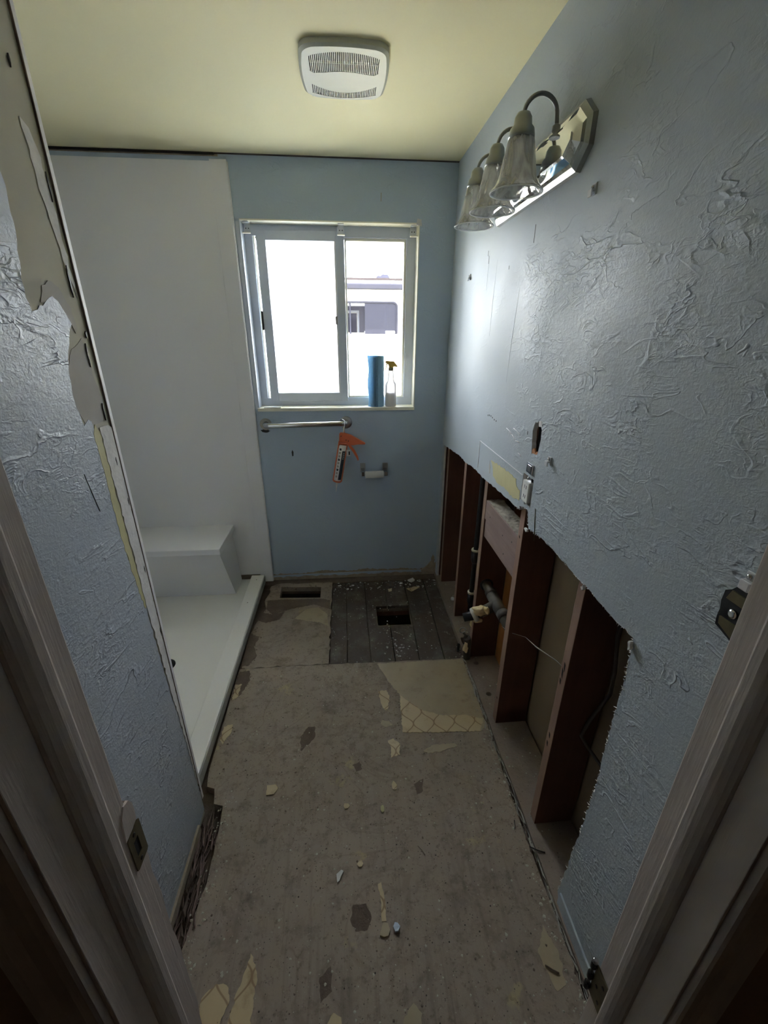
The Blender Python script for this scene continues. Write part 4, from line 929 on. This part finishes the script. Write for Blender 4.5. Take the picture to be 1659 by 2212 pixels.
def foamblob(name, c, r, sd, par=None, n=3):
    bm = bmesh.new(); rr = random.Random(sd)
    bmesh.ops.create_icosphere(bm, subdivisions=n, radius=1)
    for v in bm.verts:
        d = v.co.normalized(); k_ = 1 + .45 * noise.noise(d * 1.6 + Vector((sd, 0, 0))) + .18 * noise.noise(d * 4 + Vector((0, sd, 0)))
        v.co = Vector(c) + Vector((d.x * r[0], d.y * r[1], d.z * r[2])) * k_
    return new_obj(name, bm, 'foam', par, smooth=True)
fm = dp
foamblob('foam_lump', (.590, 1.622, .436), (.036, .024, .020), 3, fm); foamblob('foam_lump', (.618, 1.618, .438), (.018, .016, .018), 5, fm)
collar_ = L('foam_collar', [(.024, -.012), (.033, -.010), (.035, .0), (.033, .010), (.024, .012)], (0, 0, 0), 'gypsum', fm, 'x', 24)
o = collar_; o.matrix_parent_inverse = Matrix.Identity(4); o.location = Vector((.572, 1.637, .404)) - Vector(fm.location); o.rotation_euler = (0, -.45, 0)
foamblob('foam_drip', (.592, 1.632, .372), (.022, .008, .012), 9, fm, 2)
T('foam_strand', [(.560, 1.632, .376), (.556, 1.630, .355), (.560, 1.628, .340)], [.005, .006, .002], 'foam', fm, 8)
sp2 = thing('capped_pipe_stub', (.60, 1.88, 0), 'short cut pipe stub with ring and foam standing beside the bottom plate', 'pipe')
T('pipe', [(.606, 1.785, .010), (.602, 1.785, .120), (.596, 1.782, .150)], .019, 'abs_worn', sp2, 18)
T('ring', arc((.575, 1.80, .185), .016, 0, 330, 14, 'xz'), .003, 'chrome_dull', sp2, 8)
T('connector', [(.596, 1.785, .15), (.580, 1.80, .170)], .006, 'abs_worn', sp2, 8)
foamblob('foam_lump', (.590, 1.770, .095), (.014, .010, .032), 12, sp2)
T('stub_bracket', [(.575, 1.85, .002), (.575, 1.85, .05)], .008, 'dark_metal', sp2, 10)
tag(T('cable', [(.742, .918, 1.6), (.742, .920, 1.1), (.742, .918, .847), (.742, .893, .744), (.740, .885, .665), (.722, .915, .53), (.715, .926, .45), (.735, .915, .415), (.745, .857, .411), (.75, .80, .40)], .0055, 'cable', None, 10), 'grey cable bent inside the wall cavity nearest the door', 'cable')
T_ = T('cobweb_strand', [(.628, 1.440, .485), (.640, 1.38, .50), (.655, 1.273, .562), (.665, 1.20, .575), (.69, 1.10, .60), (.72, 1.05, .58)], [.0006, .0012, .0006, .0024, .0015, .0005], 'paper_grey', None, 6)
tag(T_, 'dusty cobweb strand stretched between the two nearest studs', 'cobweb')

# ================================================================== OUTSIDE
struct(B('ground', (-30, 30, -20, 40, -.40, -.35), 'ground'))
struct(S('wall_exterior', [[(-6, -.35), (6, -.35), (6, 2.9), (-6, 2.9)], [(WX0 - .002, WZ0 - .01), (WX1 + .004, WZ0 - .01), (WX1 + .004, WZ1), (WX0 - .002, WZ1)]], 'y', 2.798, 2.85, 'siding'))
struct(B('wall_light_block_left', (-1.62, -1.57, -1.3, 2.80, -.35, -.0), 'black')); struct(B('wall_light_block_right', (.80, .85, -1.3, 2.80, -.35, -.0), 'black')); struct(B('wall_light_block_front', (-1.62, .85, -1.35, -1.3, -.35, .0), 'black'))  # unseen walls added to keep sky light out from under the floor
rf = thing('house_roof', (0, 3, 2.3), 'tan shingled house roof edge reflected in the trailer window', 'roof')
bm = bmesh.new(); v = [(-6, 3.30, 2.27), (6, 3.30, 2.27), (6, -1.6, 3.6), (-6, -1.6, 3.6)]
a = [bm.verts.new(p) for p in v]; b = [bm.verts.new((p[0], p[1], p[2] + .08)) for p in v]
bm.faces.new(a[::-1]); bm.faces.new(b)
for i in range(4): bm.faces.new([a[i], a[(i + 1) % 4], b[(i + 1) % 4], b[i]])
bmesh.ops.recalc_face_normals(bm, faces=bm.faces); new_obj('roof_slope', bm, 'shingle', rf)
B('fascia', (-6, 6, 3.30, 3.32, 2.255, 2.36), 'rv_white', rf)
# fence
fe = thing('vinyl_fence', (0, 5.2, -.35), 'white vinyl privacy fence outside the window', 'fence')
for i in range(24):
    x = -3.0 + i * .25; B('fence_board', (x, x + .244, 5.19, 5.21, -.30, 1.575), 'fence', fe)
B('top_rail', (-3, 3, 5.17, 5.23, 1.56, 1.605), 'fence', fe); B('bottom_rail', (-3, 3, 5.17, 5.23, -.28, -.2), 'fence', fe)
for x in (-1.9, .50, 2.9):
    p = B('fence_post', (x - .04, x + .04, 5.12, 5.165, -.35, 1.61), 'fence', fe, bev=.004)
    bm = bmesh.new(); box(bm, x - .048, x + .048, 5.095, 5.185, 1.61, 1.640, .008); 
    new_obj('post_cap', bm, 'fence', p)
# trailer
rv = thing('travel_trailer', (0, 8, -.35), 'white travel trailer with a dark window parked behind the fence', 'trailer')
wy = 8.0
wl_, wr2, wz0, wz1 = -.75, .912, 1.40, 2.10
def rrect(x0, x1, z0, z1, r, n=6):
    out = []
    for (cx__, cz__, a0) in ((x1 - r, z1 - r, 0), (x0 + r, z1 - r, 90), (x0 + r, z0 + r, 180), (x1 - r, z0 + r, 270)):
        for i in range(n): a = math.radians(a0 + 90 * i / (n - 1)); out.append((cx__ + r * math.cos(a), cz__ + r * math.sin(a)))
    return out
S('side_wall', [[(-4, .15), (3.5, .15), (3.5, 2.42), (-4, 2.42)], rrect(wl_, wr2, wz0, wz1, .09)], 'y', wy, wy + .06, 'rv_white', rv)
B('body', (-4, 3.5, wy + .061, wy + 2.3, .15, 2.42), 'rv_white', rv)
B('roof_edge', (-4, 3.5, wy - .02, wy + .02, 2.412, 2.446), 'rv_brown', rv)
B('awning_tube', (-4, 3.5, wy - .09, wy - .005, 2.268, 2.362), 'rv_grey', rv, bev=.02)
wf = S('window_frame', [rrect(wl_, wr2, wz0, wz1, .09), rrect(wl_ + .025, wr2 - .025, wz0 + .025, wz1 - .025, .07)], 'y', wy - .012, wy + .03, 'rv_grey', rv)
B('window_glass', (wl_ + .02, .345, wy + .012, wy + .018, wz0 + .02, wz1 - .03), 'rv_glass', rv)
B('window_panel', (.345, wr2 - .02, wy + .002, wy + .010, wz0 + .02, wz1 - .025), 'rv_blind', rv)
B('window_divider', (.085, .11, wy - .002, wy + .012, wz0 + .02, wz1 - .03), 'rv_blind', rv)
bm = bmesh.new(); slab(bm, [[(.558, 2.447), (.565, 2.50), (.60, 2.515), (.63, 2.508), (.67, 2.535), (.76, 2.53), (.785, 2.50), (.79, 2.447)]], 'y', wy + .3, wy + .55)
new_obj('roof_vent', bm, 'rv_grey', rv)
for x in (-2.2, 1.4): L('wheel', [(.10, 0), (.33, 0), (.33, .22), (.10, .22)], (x, wy + .1, -.02), 'rv_grey', rv, 'y', 24, closed=True)

GROUPS = {'wall_stud': 'studs exposed in the right wall', 'corner_stud': 'studs exposed in the right wall', 'mirror_clip': 'clear mirror clips on the right wall', 'blind_bracket': 'blind brackets along the window head',
          'vinyl_chip': 'vinyl chips lying on the floor', 'plaster_chip': 'plaster chips lying on the floor', 'wood_sliver': 'wood slivers on the floor'}
for o in SC.objects:
    b_ = o.name.split('.')[0]
    if b_ in GROUPS and o.parent is None: o['group'] = GROUPS[b_]
